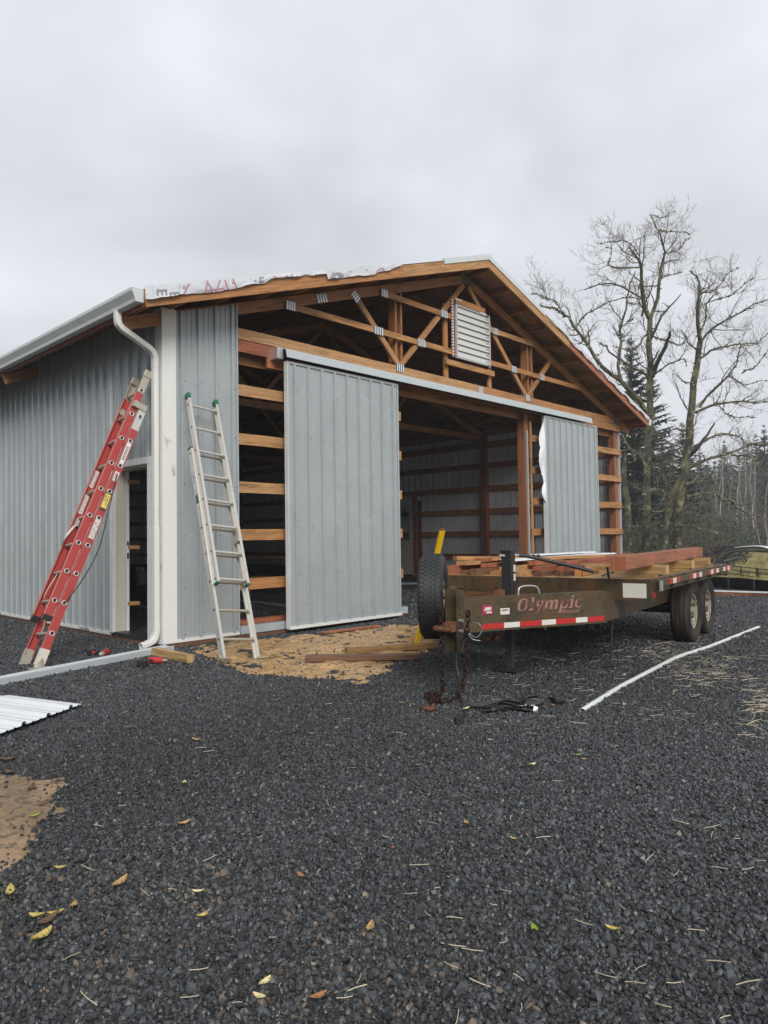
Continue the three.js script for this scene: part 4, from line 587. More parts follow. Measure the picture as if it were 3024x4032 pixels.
  const blk = []; for (let row = 0; row < 5; row++) for (let k = 0; k < 56; k++) { const a = (k + (row % 2) * .5) / 56 * Math.PI * 2, g = new THREE.BoxGeometry(.033, .012, row === 2 ? .022 : .026); if (row % 2) g.rotateY(.25); g.translate(0, .343, 0); g.rotateZ(a); g.translate(0, 0, -.062 + row * .031); blk.push(g.toNonIndexed()); } const tb = part(spT, 'tread', mergeGeometries(blk), M.rubber); tb.userData.kind = 'stuff';
}
// ------------------------------------------------------------------ load of lumber
{
  const mats = { red: M.red, fir: M.fir, dark: M.dark, pale: M.pale };
  const board = (x0, z0, x1, z1, y, w, h, kind, label, y1 = y) => { const a = tw(x0, y + h / 2, z0), b = tw(x1, y1 + h / 2, z1); return top('board', beamGeo(a, b, w, h), pick(mats[kind]), label, 'board', 'lumber loaded on the trailer'); };
  const L0 = 'reddish brown board in the jumbled lumber pile on the trailer deck', L1 = 'dark wet board at the bottom of the lumber pile on the trailer', L2 = 'orange tan board in the jumbled lumber pile on the trailer deck';
  board(1.50, -.98, 4.3, -1.02, .801, .09, .088, 'red', L0); board(1.56, -.80, 4.4, -.84, .801, .09, .04, 'dark', L1); board(1.52, -.66, 4.6, -.60, .801, .09, .06, 'dark', L1); board(1.60, -.45, 4.6, -.46, .801, .14, .04, 'fir', L2); board(1.56, -.22, 4.7, -.26, .801, .14, .04, 'fir', L2); board(1.52, .02, 4.4, -.06, .801, .09, .04, 'dark', L1); board(1.62, .20, 4.5, .12, .801, .09, .04, 'dark', L1);
  board(1.70, -.90, 4.6, -.98, .891, .14, .04, 'fir', L2, .85); board(1.78, -.68, 4.9, -.74, .866, .09, .04, 'red', L0, .845); board(1.62, -.36, 5.0, -.30, .843, .14, .04, 'fir', L2); board(1.75, -.08, 4.9, -.12, .843, .09, .04, 'red', L0); board(1.80, .14, 4.8, .05, .843, .09, .04, 'red', L0);
  board(1.9, -1.10, 2.7, -.55, .934, .10, .045, 'fir', 'short orange board lying askew on top of the trailer lumber', .905);
  board(2.0, -.86, 5.1, -.88, .915, .09, .04, 'red', L0, .89); board(1.95, -.22, 5.1, -.16, .886, .09, .04, 'red', L0); board(2.1, .04, 5.0, .02, .886, .09, .04, 'red', L0); board(2.3, -.3, 3.4, .02, .928, .09, .03, 'fir', L2);
  board(2.45, .12, 2.28, 1.02, .803, .09, .085, 'pale', 'yellow block lying across the trailer deck under the big red beam, first from the tongue'); board(3.66, .25, 3.56, .98, .803, .09, .085, 'pale', 'yellow block lying across the trailer deck under the big red beam, second from the tongue'); board(4.62, .2, 4.56, .95, .803, .09, .085, 'pale', 'yellow block lying across the trailer deck under the big red beam, third from the tongue');
  board(1.72, .36, 2.4, .28, .803, .09, .06, 'fir', 'short tan offcut beside the big red beam on the trailer');
  board(1.24, .88, 5.15, .69, .889, .13, .115, 'red', 'thick reddish square beam resting on yellow blocks on the trailer');
  // metal sheets on the pile
  for (const [x0, z0, x1, w, y, lab] of [[1.95, -.52, 5.1, .22, .928, 'long white ribbed metal strip laid along the trailer lumber'], [3.3, -.80, 5.15, .18, .945, 'shorter white ribbed metal sheet laid beside the long strip on the lumber']]) { const prof = []; for (let k = 0; k <= 24; k++) { const t = k / 24; prof.push([(t - .5) * w, Math.abs(Math.sin(t * Math.PI * 3)) * .016]); } const g = sweepGeo(prof, (a, b) => tw(x0, y + b, z0 + a), (a, b) => tw(x1, y - .01 + b, z0 + a + .06)); top('metal_sheet', g, M.sheetWhite, lab, 'metal sheet'); }
  top('bent_rod', tubeGeo([tw(1.6, .815, .62), tw(2.0, .82, .55), tw(2.3, .815, .5)], .008, 10, 5), M.black, 'thin black rod lying on the front of the trailer deck', 'rod');
}
// yellow spirit level leaning behind the spare
{
  const a = V(1.72, .018, 2.23), b = V(.50, 1.285, 3.56), lv = thing('spirit_level', 'yellow spirit level leaning on the deck corner behind the spare wheel', 'level'); const d = b.clone().sub(a), up = V(1, 0, 1).normalize();
  const bt = pxg(1640, 2548), tp = pxd(1742, 2087, 7.40); a.set(bt.x, .02, bt.z); b.copy(tp); const side = V(0, 1, 0).cross(b.clone().sub(a)).normalize();
  part(lv, 'body', beamGeo(a, b, .025, .062, side), M.yellow); const t = b.clone().sub(a).normalize(); part(lv, 'end_cap', beamGeo(b, b.clone().addScaledVector(t, .012), .027, .064, side), M.dark[0]); part(lv, 'end_cap', beamGeo(a.clone().addScaledVector(t, -.012), a, .027, .064, side), M.dark[0]);
  for (const k of [.12, .5]) part(lv, 'vial', beamGeo(a.clone().lerp(b, k), a.clone().lerp(b, k + .03), .027, .03, side), M.green);
}
// ------------------------------------------------------------------ loose things on the ground
{
  // gutter length
  const a = V(-.02, .0, .16), b = V(-3.2, .0, 1.05), d = b.clone().sub(a).normalize(), n = V(-d.z, 0, d.x);
  const F = p => (o, y) => V(p.x + n.x * o, y * .6 + .008, p.z + n.z * o);
  top('gutter_length', sweepGeo([[-.065, .0], [-.065, .085], [-.05, .085], [-.045, .07], [.045, .07], [.05, .09], [.068, .09], [.072, .06], [.06, .0], [.052, .0], [.06, .06], [.055, .078], [.05, .06], [-.052, .06], [-.055, .0]], F(a), F(b), true), std(lin(.62, .66, .69), { roughness: .32, metalness: .25, map: dirtMet }), 'long grey gutter length lying on gravel below the downspout', 'gutter');
  top('lumber_block', beamGeo([-.28, .045, .32], [-.30, .045, 1.05], .075, .075), M.pale[1], 'yellow timber offcut on the gravel at the barn corner', 'lumber');
  top('board', beamGeo(pxg(900 + 610 * .4972, 1600 + 2030 * .4972).setY(.045), pxg(900 + 1520 * .4972, 1600 + 2015 * .4972).setY(.045), .13, .045), M.dark[1], 'brown board lying on the dirt, longest of the two near the trailer', 'board');
  top('board', beamGeo(pxg(900 + 930 * .4972, 1600 + 1975 * .4972).setY(.05), pxg(900 + 1640 * .4972, 1600 + 1930 * .4972).setY(.05), .12, .05), wood(.46, .27, .1, woodB, .5), 'muddy tan board lying on the dirt behind the brown one', 'board');
  top('board', beamGeo(pxg(900 + 740 * .4972, 1600 + 1812 * .4972).setY(.03), pxg(900 + 1190 * .4972, 1600 + 1755 * .4972).setY(.03), .07, .02), M.red[2], 'thin reddish lath on the dirt below the sliding door', 'lath');
  // white roofing sheet
  const O = V(-1.80, .035, 2.09), e1 = V(-.30, 0, -.954).normalize(), e2 = V(-.86, 0, .51).normalize();
  top('roofing_sheet', ribSheet(0, 1.05, 0, () => .80, (u, y, k) => V(O.x + e2.x * u + e1.x * y, O.y + k * .7 + Math.sin(y * 5) * .004, O.z + e2.z * u + e1.z * y), .12), M.sheetWhite, 'white ribbed metal offcut lying flat on the gravel', 'metal sheet');
  // white strip
  const sp = [[185, 1700], [500, 1505], [900, 1295], [1010, 1252], [1200, 1192], [1585, 1040]].map(([x, y]) => pxg(2200 + x * .4967, 1950 + y * .4967, .02)); const c = new THREE.CatmullRomCurve3(sp, false, 'catmullrom', .1), gs = []; const P = c.getPoints(24); const pos = [], uv = [], idx = []; for (let i = 0; i < P.length; i++) { const t = c.getTangent(i / 24), s = V(-t.z, 0, t.x).normalize(); [[-.02, -.012], [-.02, .002], [0, .008], [.02, .002], [.02, -.012]].forEach(([o, y], k) => { pos.push(P[i].x + s.x * o, P[i].y + y, P[i].z + s.z * o); uv.push(i * .2, k * .02); }); } for (let i = 0; i < P.length - 1; i++) for (let k = 0; k < 5; k++) { const q = i * 5 + k, w = i * 5 + (k + 1) % 5; idx.push(q, w, q + 5, q + 5, w, w + 5); } const g = new THREE.BufferGeometry(); g.setAttribute('position', new THREE.Float32BufferAttribute(pos, 3)); g.setAttribute('uv', new THREE.Float32BufferAttribute(uv, 2)); g.setIndex(idx); const g2 = g.toNonIndexed(); g2.computeVertexNormals(); top('trim_strip', g2, M.strip, 'long thin white metal trim strip on the gravel beside the trailer', 'metal trim');
  // long beam at the yard edge
  const ra = pxg(2700 + 470 * .1953, 2080 + 1345 * .1953), rb = pxg(2700 + 1659 * .1953, 2080 + 1385 * .1953), rd = rb.clone().sub(ra); rb.addScaledVector(rd, 1.2); ra.addScaledVector(rd, -.6); const bm = thing('edge_beam', 'long dark red beam with a white top strip at the gravel edge', 'beam'); part(bm, 'beam', beamGeo(ra.clone().setY(.035), rb.clone().setY(.035), .1, .07), M.postred); part(bm, 'cap_strip', beamGeo(ra.clone().setY(.081), rb.clone().setY(.081), .11, .02), M.strip);
}
function tool(pos, turn, label, chuck) {
  const t = thing('power_drill', label, 'drill', pos, turn);
  const body = part(t, 'body', mergeGeometries([cylGeo([-.08, .032, 0], [.055, .032, 0], .031, 14), new RoundedBoxGeometry(.05, .05, .055, 2, .01).translate(-.05, .032, 0)].map(g => g.index ? g.toNonIndexed() : g)), M.toolRed);
  part(t, 'handle', beamGeo([-.045, .03, .03], [-.075, .028, .13], .034, .042), M.blackPaint); part(t, 'battery', new RoundedBoxGeometry(.09, .06, .07, 2, .01).translate(-.075, .032, .165), M.black); part(t, 'battery_trim', new RoundedBoxGeometry(.092, .03, .025, 2, .006).translate(-.075, .032, .125), M.toolRed);
  part(t, 'chuck', chuck ? new THREE.LatheGeometry([[0, .055], [.028, .055], [.028, .085], [.02, .1], [.01, .115], [0, .115]].map(p => new THREE.Vector2(...p)), 14).rotateZ(-Math.PI / 2).translate(0, .032, 0) : cylGeo([.055, .032, 0], [.1, .032, 0], .014, 10), M.aluDirty); part(t, 'motor_cap', cylGeo([-.105, .032, 0], [-.081, .032, 0], .028, 12), M.black); return t;
}
tool([-.66, .006, -.03], -2.35, 'red and black cordless drill lying by the barn skirt', true);
{ const p = pxg(905 * .663, 1700 + 1385 * .663); tool([p.x + .05, .006, p.z], -.1 + Math.PI, 'red and black impact driver lying beside the yellow offcut', false).rotation.y = -.9; }
{ // black webbing straps
  const r = rng(31), t = thing('ratchet_strap', 'tangled black ratchet strap heaped on the gravel', 'strap'); const q = (x, y, h) => pxg(1600 + x * .4219, 2600 + y * .4219, h);
  const ribbon = (pts, w) => { const c = new THREE.CatmullRomCurve3(pts), n = 70, P = c.getPoints(n), pos = [], uv = [], idx = []; for (let i = 0; i <= n; i++) for (const s of [[0, w * .28, w * .42], [0, w * .28 - .004, w * .42], [0, -w * .28 - .004, -w * .42], [0, -w * .28, -w * .42]]) { const tn = c.getTangent(i / n), sd = V(-tn.z, 0, tn.x).normalize(); pos.push(P[i].x + sd.x * s[2], P[i].y + s[1], P[i].z + sd.z * s[2]); uv.push(0, 0); } for (let i = 0; i < n; i++) for (let k = 0; k < 4; k++) { const a = i * 4 + k, b = i * 4 + (k + 1) % 4; idx.push(a, b, a + 4, a + 4, b, b + 4); } const g = new THREE.BufferGeometry(); g.setAttribute('position', new THREE.Float32BufferAttribute(pos, 3)); g.setAttribute('uv', new THREE.Float32BufferAttribute(uv, 2)); g.setIndex(idx); g.computeVertexNormals(); part(t, 'webbing', g, M.webbing); };
  ribbon([q(950, 380, .035), q(820, 380, .04), q(700, 410, .03), q(600, 410, .03), q(640, 440, .03), q(780, 440, .03), q(880, 400, .04), q(1000, 420, .03), q(1100, 470, .02)], .03); ribbon([q(690, 440, .03), q(740, 475, .02), q(840, 470, .025), q(930, 440, .03), q(1020, 455, .02), q(1180, 480, .015)], .03); ribbon([q(860, 390, .05), q(930, 375, .05), q(1060, 390, .03), q(1120, 350, .05), q(1230, 340, .05), q(1250, 390, .03), q(1120, 395, .03), q(1090, 340, .04)], .03); ribbon([q(1000, 430, .02), q(1150, 430, .02), q(1260, 400, .03), q(1330, 345, .06), q(1370, 380, .03), q(1420, 390, .02)], .03); ribbon([q(900, 420, .03), q(920, 470, .02), q(960, 440, .03), q(1050, 400, .02), q(1150, 440, .02), q(1250, 420, .02)], .03);
  const rp = q(1400, 375, .03); part(t, 'ratchet', cylGeo(rp.clone().add(V(-.04, 0, 0)), rp.clone().add(V(.04, 0, .02)), .03, 12), M.black); const hp = q(1080, 420, .015); part(t, 'hook', new THREE.TorusGeometry(.03, .005, 6, 14, 5).rotateX(1.4).translate(hp.x, hp.y, hp.z), M.galv); const h2 = q(1160, 425, .02); part(t, 'hook', new THREE.TorusGeometry(.022, .005, 6, 14, 5).rotateX(1.2).translate(h2.x, h2.y, h2.z), M.galv);
  const w = q(1205, 455, .02); const sc = top('paper_scrap', new THREE.BoxGeometry(.05, .004, .03), M.whiteClean, 'small folded white scrap lying against the black strap', 'scrap'); sc.position.copy(w); sc.rotation.set(.5, .6, .3);
}
// leaves
const leafG = (() => { const n = 8, pos = [], uv = [], idx = []; for (let i = 0; i <= n; i++) { const t = i / n, w = Math.pow(Math.sin(Math.min(1, t * .97 + .02) * Math.PI), .75) * .27 * (1 - .25 * t); for (let j = -2; j <= 2; j++) { const s = j / 2, ser = (Math.abs(j) === 2 && i % 2) ? .86 : 1; pos.push(t - .5, Math.abs(s) * .10 + Math.sin(t * 3.1) * -.05 + Math.pow(t - .5, 2) * .3, s * w * ser); uv.push(t, s * .5 + .5); } } for (let i = 0; i < n; i++) for (let j = 0; j < 4; j++) { const a = i * 5 + j; idx.push(a, a + 1, a + 5, a + 5, a + 1, a + 6); } const g = new THREE.BufferGeometry(); g.setAttribute('position', new THREE.Float32BufferAttribute(pos, 3)); g.setAttribute('uv', new THREE.Float32BufferAttribute(uv, 2)); g.setIndex(idx); g.computeVertexNormals(); return g; })();
const leafTex = dataTex(256, 128, (u, v) => { const s = Math.abs(v - .5) * 2, vein = Math.abs(((u * 9 - s * 1.6) % 1 + 1) % 1 - .5) < .10 ? .78 : 1, mid = s < .05 ? .7 : 1, n = fbm(u * 8, v * 6, 4, 2071, 8, 6), sp = n > .66 ? .6 : 1; const k = vein * mid * sp * (.85 + n * .3); return [k, k * .98, k * .9]; });
const leafMats = { yellow: std(lin(.56, .46, .14), { map: leafTex, roughness: .6 }), tan: std(lin(.46, .31, .15), { map: leafTex, roughness: .65 }), pale: std(lin(.74, .66, .40), { map: leafTex, roughness: .6 }), brown: std(lin(.14, .085, .06), { map: leafTex, roughness: .7 }), green: std(lin(.28, .40, .04), { map: leafTex, roughness: .5 }), rust: std(lin(.36, .17, .09), { map: leafTex, roughness: .7 }) };
{
  const stem = tubeGeo([[-.5, .02, 0], [-.62, .03, .02], [-.75, .02, .06]], .012, 6, 4), r = rng(404);
  const where = { yellow: 'yellow fallen leaf lying on the dark gravel', tan: 'tan fallen leaf lying on the dark gravel', pale: 'pale cream fallen leaf lying on the dark gravel', brown: 'dark brown fallen leaf by the mud patch', green: 'green fallen leaf lying on the dark gravel', rust: 'rusty brown fallen leaf lying on the gravel' };
  const leaf = (x, y, len, kind, turn) => { const p = pxg(x, y, .016), l = thing('fallen_leaf', where[kind], 'leaf', [p.x, groundY(p.x, p.z) + .016, p.z], turn ?? r() * 6.28, kind + ' fallen leaves'); l.scale.setScalar(len * .86); l.rotation.z = (r() - .5) * .4; part(l, 'blade', leafG, leafMats[kind]); part(l, 'stem', stem, leafMats[kind === 'brown' ? 'brown' : 'tan']); };
  const D = (x, y) => [x * 1.8228, y * 1.8228];
  for (const [x, y, len, k, t] of [[423, 1597, .07, 'tan'], [398, 1690, .06, 'pale'], [397, 1777, .07, 'tan'], [260, 1904, .085, 'tan', .4], [428, 1924, .05, 'pale'], [90, 2020, .10, 'yellow', .5], [22, 1922, .07, 'yellow', 1.2], [80, 1976, .075, 'yellow', 2], [105, 1985, .09, 'brown', .2], [160, 1953, .055, 'tan', 1], [436, 1976, .045, 'yellow'], [800, 2000, .06, 'tan', .5], [572, 2119, .055, 'pale'], [650, 1890, .05, 'rust'], [687, 2150, .06, 'rust'], [1155, 2004, .055, 'green', .9], [1322, 2003, .05, 'yellow'], [1250, 1631, .05, 'green'], [1150, 1651, .07, 'pale', 0], [1109, 1810, .035, 'yellow'], [680, 1487, .03, 'yellow'], [895, 1522, .04, 'green'], [868, 1518, .05, 'tan'], [1008, 1530, .08, 'pale', -.4], [935, 1524, .06, 'rust', .3], [1195, 1526, .07, 'rust', .5], [1260, 1640, .04, 'tan'], [76, 1760, .06, 'green'], [68, 1700, .08, 'brown'], [12, 1640, .10, 'brown'], [20, 1668, .09, 'brown'], [95, 1735, .07, 'brown'], [120, 1970, .06, 'yellow'], [130, 1872, .05, 'yellow'], [560, 2150, .05, 'pale'], [940, 1527, .04, 'tan'], [1060, 1598, .04, 'pale'], [1008, 1776, .045, 'tan'], [850, 1830, .04, 'rust']]) leaf(...D(x, y), len, k, t);
}
{ // straw and wood splinters
  const r = rng(606), g = mergeGeometries([new THREE.BoxGeometry(.5, .05, .03).translate(-.25, 0, 0), new THREE.BoxGeometry(.5, .05, .03).rotateY(.25).translate(.242, 0, -.06)]), list = [];
  const put = (x, y, l) => { const p = pxg(x, y, .012); if (p.x > 11.6) return; if (p.z < .05 && p.x > 0 && p.x < 4) return; list.push([p.x, groundY(p.x, p.z) + .013, p.z, l]); };
  for (let k = 0; k < 115; k++) { const y = 2720 + Math.pow(r(), 1.3) * 1300, x = 150 + r() * 2850; put(x, y, .02 + r() * .06); }
  for (let k = 0; k < 90; k++) put(1900 + r() * 1000, 2560 + r() * 300, .04 + r() * .08);
  for (let k = 0; k < 130; k++) put(2600 + (r() + r() - 1) * 260, 2555 + (r() + r() - 1) * 60, .05 + r() * .12);
  for (let k = 0; k < 150; k++) put(2790 + (r() + r() - 1) * 250, 2640 + (r() + r() - 1) * 90, .04 + r() * .10);
  for (let k = 0; k < 120; k++) put(3000 + (r() + r() - 1) * 90, 2780 + (r() + r() - 1) * 160, .05 + r() * .10);
  for (let k = 0; k < 40; k++) put(1950 + r() * 400, 2560 + r() * 60, .06 + r() * .1);
  const im = new THREE.InstancedMesh(g, std(lin(1, 1, 1), { roughness: .7 }), list.length); im.name = 'straw'; const m4 = new THREE.Matrix4(), q = new THREE.Quaternion(), c = new THREE.Color(); list.forEach(([x, y, z, l], i) => { q.setFromEuler(new THREE.Euler((r() - .5) * .3, r() * 6.28, (r() - .5) * .25)); m4.compose(V(x, y, z), q, V(l, .03 + l * .12, .03 + l * .25)); im.setMatrixAt(i, m4); const t = .45 + r() * .3; c.setRGB(t, t * .86, t * .62); im.setColorAt(i, c); });
  im.userData = { kind: 'stuff', label: 'pale bits of straw and wood splinters strewn on the gravel', category: 'straw' }; sh(im); scene.add(im);
}

// ------------------------------------------------------------------ beyond the yard: silt fence, pipe fence, canopy
const I3 = (x, y) => [2700 + x * .1953, 2080 + y * .1953];
{
  const a = pxg(...I3(500, 1200)), b = pxg(...I3(1659, 1290)), d = b.clone().sub(a); a.addScaledVector(d, -1.2); b.addScaledVector(d, 3); const s = thing('silt_fence', 'low black fabric silt fence along the edge of the gravel', 'fence');
  const n = 90, pos = [], uv = [], idx = [], sd = V(d.z, 0, -d.x).normalize(); for (let i = 0; i <= n; i++) for (let j = 0; j <= 3; j++) { const p = a.clone().lerp(b, i / n), t = j / 3, w = (fbm(i * .35, t, 3, 3001) - .5) * .08; p.addScaledVector(sd, -.25 * t + w); pos.push(p.x, -.01 + t * (.27 + w * .4), p.z); uv.push(i, t); } for (let i = 0; i < n; i++) for (let j = 0; j < 3; j++) { const q = i * 4 + j; idx.push(q, q + 1, q + 4, q + 4, q + 1, q + 5); } const g = new THREE.BufferGeometry(); g.setAttribute('position', new THREE.Float32BufferAttribute(pos, 3)); g.setAttribute('uv', new THREE.Float32BufferAttribute(uv, 2)); g.setIndex(idx); g.computeVertexNormals(); part(s, 'fabric', g, M.silt);
  for (let k = 0; k <= 12; k++) { const p = a.clone().lerp(b, k / 12).addScaledVector(sd, -.31); part(s, 'stake', beamGeo([p.x, -.3, p.z], [p.x, .26, p.z], .03, .03, V(1, 0, 0)), M.silt); }
}
{
  const A = pxd(...I3(820, 740), 27.3), B = pxd(...I3(1659, 840), 23.6), d = B.clone().sub(A).setY(0), yT = -.075; const L = d.length(); d.normalize(); A.addScaledVector(d, -3 * .96);
  const n = Math.ceil((L + 9) / 2.9); const pw = 2.9; const labels = ['rusty brown tube fence panel bordering the grass field', 'rusty brown tube fence panel bordering the grass field'];
  for (let k = 0; k < n; k++) { const a = A.clone().addScaledVector(d, k * pw), b = A.clone().addScaledVector(d, (k + 1) * pw - .10), f = thing('fence_panel', labels[0], 'fence', [0, 0, 0], 0, 'tube fence panels along the field'); const gy = groundY((a.x + b.x) / 2, (a.z + b.z) / 2);
    for (let i = 0; i < 7; i++) { const y = yT - i * .148; part(f, 'rail', cylGeo(V(a.x, y, a.z), V(b.x, y, b.z), .017, 6), M.fencePipe); }
    for (const p of [a, b, a.clone().lerp(b, .5)]) part(f, 'upright', cylGeo(V(p.x, gy - .1, p.z), V(p.x, yT + .02, p.z), .024, 6), M.fencePipe); }
}
{ // collapsed arched shelter
  const c = thing('arched_shelter', 'low arched metal shelter with a dark open frame in the field', 'shelter'); const dd = 32;
  const pt = (x, y, d) => pxd(...I3(x, y), d); const arc = [[380, 760, 33.5], [450, 600, 33.4], [520, 540, 33.3], [650, 470, 33], [800, 440, 32.7], [1000, 412, 32.4], [1180, 395, 32.1], [1400, 385, 31.8], [1560, 400, 31.6], [1700, 450, 31.5], [1850, 560, 31.5], [1950, 720, 31.5]]; const fr = arc.map(a => pt(...a)), back = V(2.4, 0, -2.2), front = V(-.4, -.55, 2.0);
  const ribG = pts => new THREE.TubeGeometry(new THREE.CatmullRomCurve3(pts), 40, .045, 6); part(c, 'hoop', ribG(fr), M.black); part(c, 'hoop', ribG(fr.map(p => p.clone().add(back))), M.black);
  const fc = new THREE.CatmullRomCurve3(fr); for (const t of [.1, .2, .3, .42, .55, .7, .85]) { const p = fc.getPoint(t); part(c, 'purlin', cylGeo(p, p.clone().add(back), .03, 6), M.black); }
  const low = new THREE.CatmullRomCurve3([pt(740, 690, 32), pt(760, 640, 32), pt(830, 560, 31.8), pt(930, 480, 31.6), pt(1050, 455, 31.5)]); part(c, 'hoop', new THREE.TubeGeometry(low, 24, .06, 6), M.black); part(c, 'strut', cylGeo(pt(760, 665, 30), pt(1045, 597, 30), .055, 6), M.black);
  const pos = [], uv = [], idx = [], nu = 60, nv = 40; for (let i = 0; i <= nu; i++) { const p = fc.getPoint(lerp(.44, 1, i / nu)); for (let j = 0; j <= nv; j++) { const t = j / nv; const q = p.clone().addScaledVector(V(2.4, .0, 1.2), t * .9).add(V(0, .05 + Math.abs(Math.sin(t * Math.PI * 5)) * .06 - t * .35, 0)); pos.push(q.x, q.y, q.z); uv.push(i / nu, t); } } for (let i = 0; i < nu; i++) for (let j = 0; j < nv; j++) { const a = i * (nv + 1) + j; idx.push(a, a + 1, a + nv + 1, a + nv + 1, a + 1, a + nv + 2); } const g = new THREE.BufferGeometry(); g.setAttribute('position', new THREE.Float32BufferAttribute(pos, 3)); g.setAttribute('uv', new THREE.Float32BufferAttribute(uv, 2)); g.setIndex(idx); g.computeVertexNormals(); part(c, 'roof_sheet', g, std(lin(.74, .76, .78), { roughness: .35, metalness: .3 }));
  for (const p of [fr[0], fr[fr.length - 1]]) part(c, 'leg', cylGeo(p, V(p.x, groundY(p.x, p.z) - .1, p.z), .045, 6), M.black);
}

// ------------------------------------------------------------------ trees
const J = (x, y, d) => pxd(2050 + x * .6644, 780 + y * .6644, d);
function bareTree(name, label, limbs, d0, seed, twigDensity, baseY) {
  const r = rng(seed), t = thing(name, label, 'tree'); const trunk = new TubeSet(), br = new TubeSet(), tw_ = new TubeSet(), lich = new TubeSet(), dead = new TubeSet();
  const rnd = () => V(r() - .5, r() - .5, r() - .5).multiplyScalar(2);
  const grow = (p0, dir, len, rad, lvl) => { const n = lvl === 0 ? 7 : 5, pts = [p0.clone()], rads = [rad]; let d = dir.clone().normalize(); let p = p0.clone(); for (let i = 1; i <= n; i++) { d.addScaledVector(rnd(), lvl === 0 ? .30 : .34).addScaledVector(V(0, 1, 0), .06).normalize(); p = p.clone().addScaledVector(d, len / n); pts.push(p); rads.push(Math.max(.0035, rad * (1 - .75 * i / n))); }
    (lvl === 0 ? br : tw_).add(pts, rads, lvl === 0 ? 4 : 3);
    if (lvl < 2) { const m = Math.round(len * (lvl === 0 ? 6.5 : 8.0) * twigDensity); for (let k = 0; k < m; k++) { const f = .15 + .85 * r(), i = Math.min(n - 1, Math.floor(f * n)), q = pts[i].clone().lerp(pts[i + 1], f * n - i); const td = pts[i + 1].clone().sub(pts[i]).normalize().multiplyScalar(.75).add(rnd().multiplyScalar(.85)).add(V(0, .12, 0)); grow(q, td, len * (.28 + r() * .32), rads[i] * .6, lvl + 1); } } };
  for (const L of limbs) { const pts0 = []; const off = L.off ?? (r() - .5) * 4; L.p.forEach(([x, y], i) => { const f = i / (L.p.length - 1); pts0.push(J(x, y, d0 + (L.trunk ? (r() - .5) * .2 : off * f + (r() - .5) * .5))); }); const c = new THREE.CatmullRomCurve3(pts0), len = c.getLength(), n = Math.max(6, Math.round(len * 2.2)), P = c.getPoints(n).map((p, i) => i && i < n ? p.add(rnd().multiplyScalar(L.trunk ? .02 : .05)) : p), rd = P.map((_, i) => (L.trunk ? .88 : .72) * lerp(L.r0, L.r1, i / n) * (L.trunk ? .98 + r() * .04 : .93 + r() * .14));
    if (L.trunk && L.base) { const b = P[0].clone(); b.y = groundY(b.x, b.z) - .3; P.unshift(b); rd.unshift(rd[0] * 1.25); }
    (L.dead ? dead : L.trunk ? trunk : br).add(P, rd, L.trunk ? 9 : 6);
    if (!L.dead || L.tw) { const m = Math.round(len * (L.tw ?? 2.2) * twigDensity); for (let k = 0; k < m; k++) { const f = (L.trunk ? .35 : .12) + (L.trunk ? .65 : .88) * r(), i = Math.min(P.length - 2, Math.floor(f * (P.length - 1))), q = P[i].clone().lerp(P[i + 1], r()); const tn = P[i + 1].clone().sub(P[i]).normalize(); grow(q, tn.multiplyScalar(.55).add(rnd()).add(V(0, .12, 0)), (L.tl ?? 1.0) * (.45 + r() * .9) * (f > .7 ? .3 : 1), Math.min(rd[i] * .5, .028), 0); } }
    if (!L.dead) for (let k = 0; k < len * 9; k++) { const i = Math.floor(r() * (P.length - 1)), q = P[i].clone().lerp(P[i + 1], r()), o = rnd().normalize(); lich.add([q.clone().addScaledVector(o, rd[i] * .6), q.clone().addScaledVector(o, rd[i] + .03 + r() * .04).add(rnd().multiplyScalar(.02))], [.026 + r() * .022, .008], 4); } }
  part(t, 'trunk', trunk.geo(), M.bark); part(t, 'branches', br.geo(), M.bark); const tm = part(t, 'twigs', tw_.geo(), M.twig); tm.userData.kind = 'stuff'; const lm = part(t, 'lichen', lich.geo(), M.lichen); lm.userData.kind = 'stuff'; if (dead.p.length) part(t, 'dead_limbs', dead.geo(), M.deadLimb); return t;
}
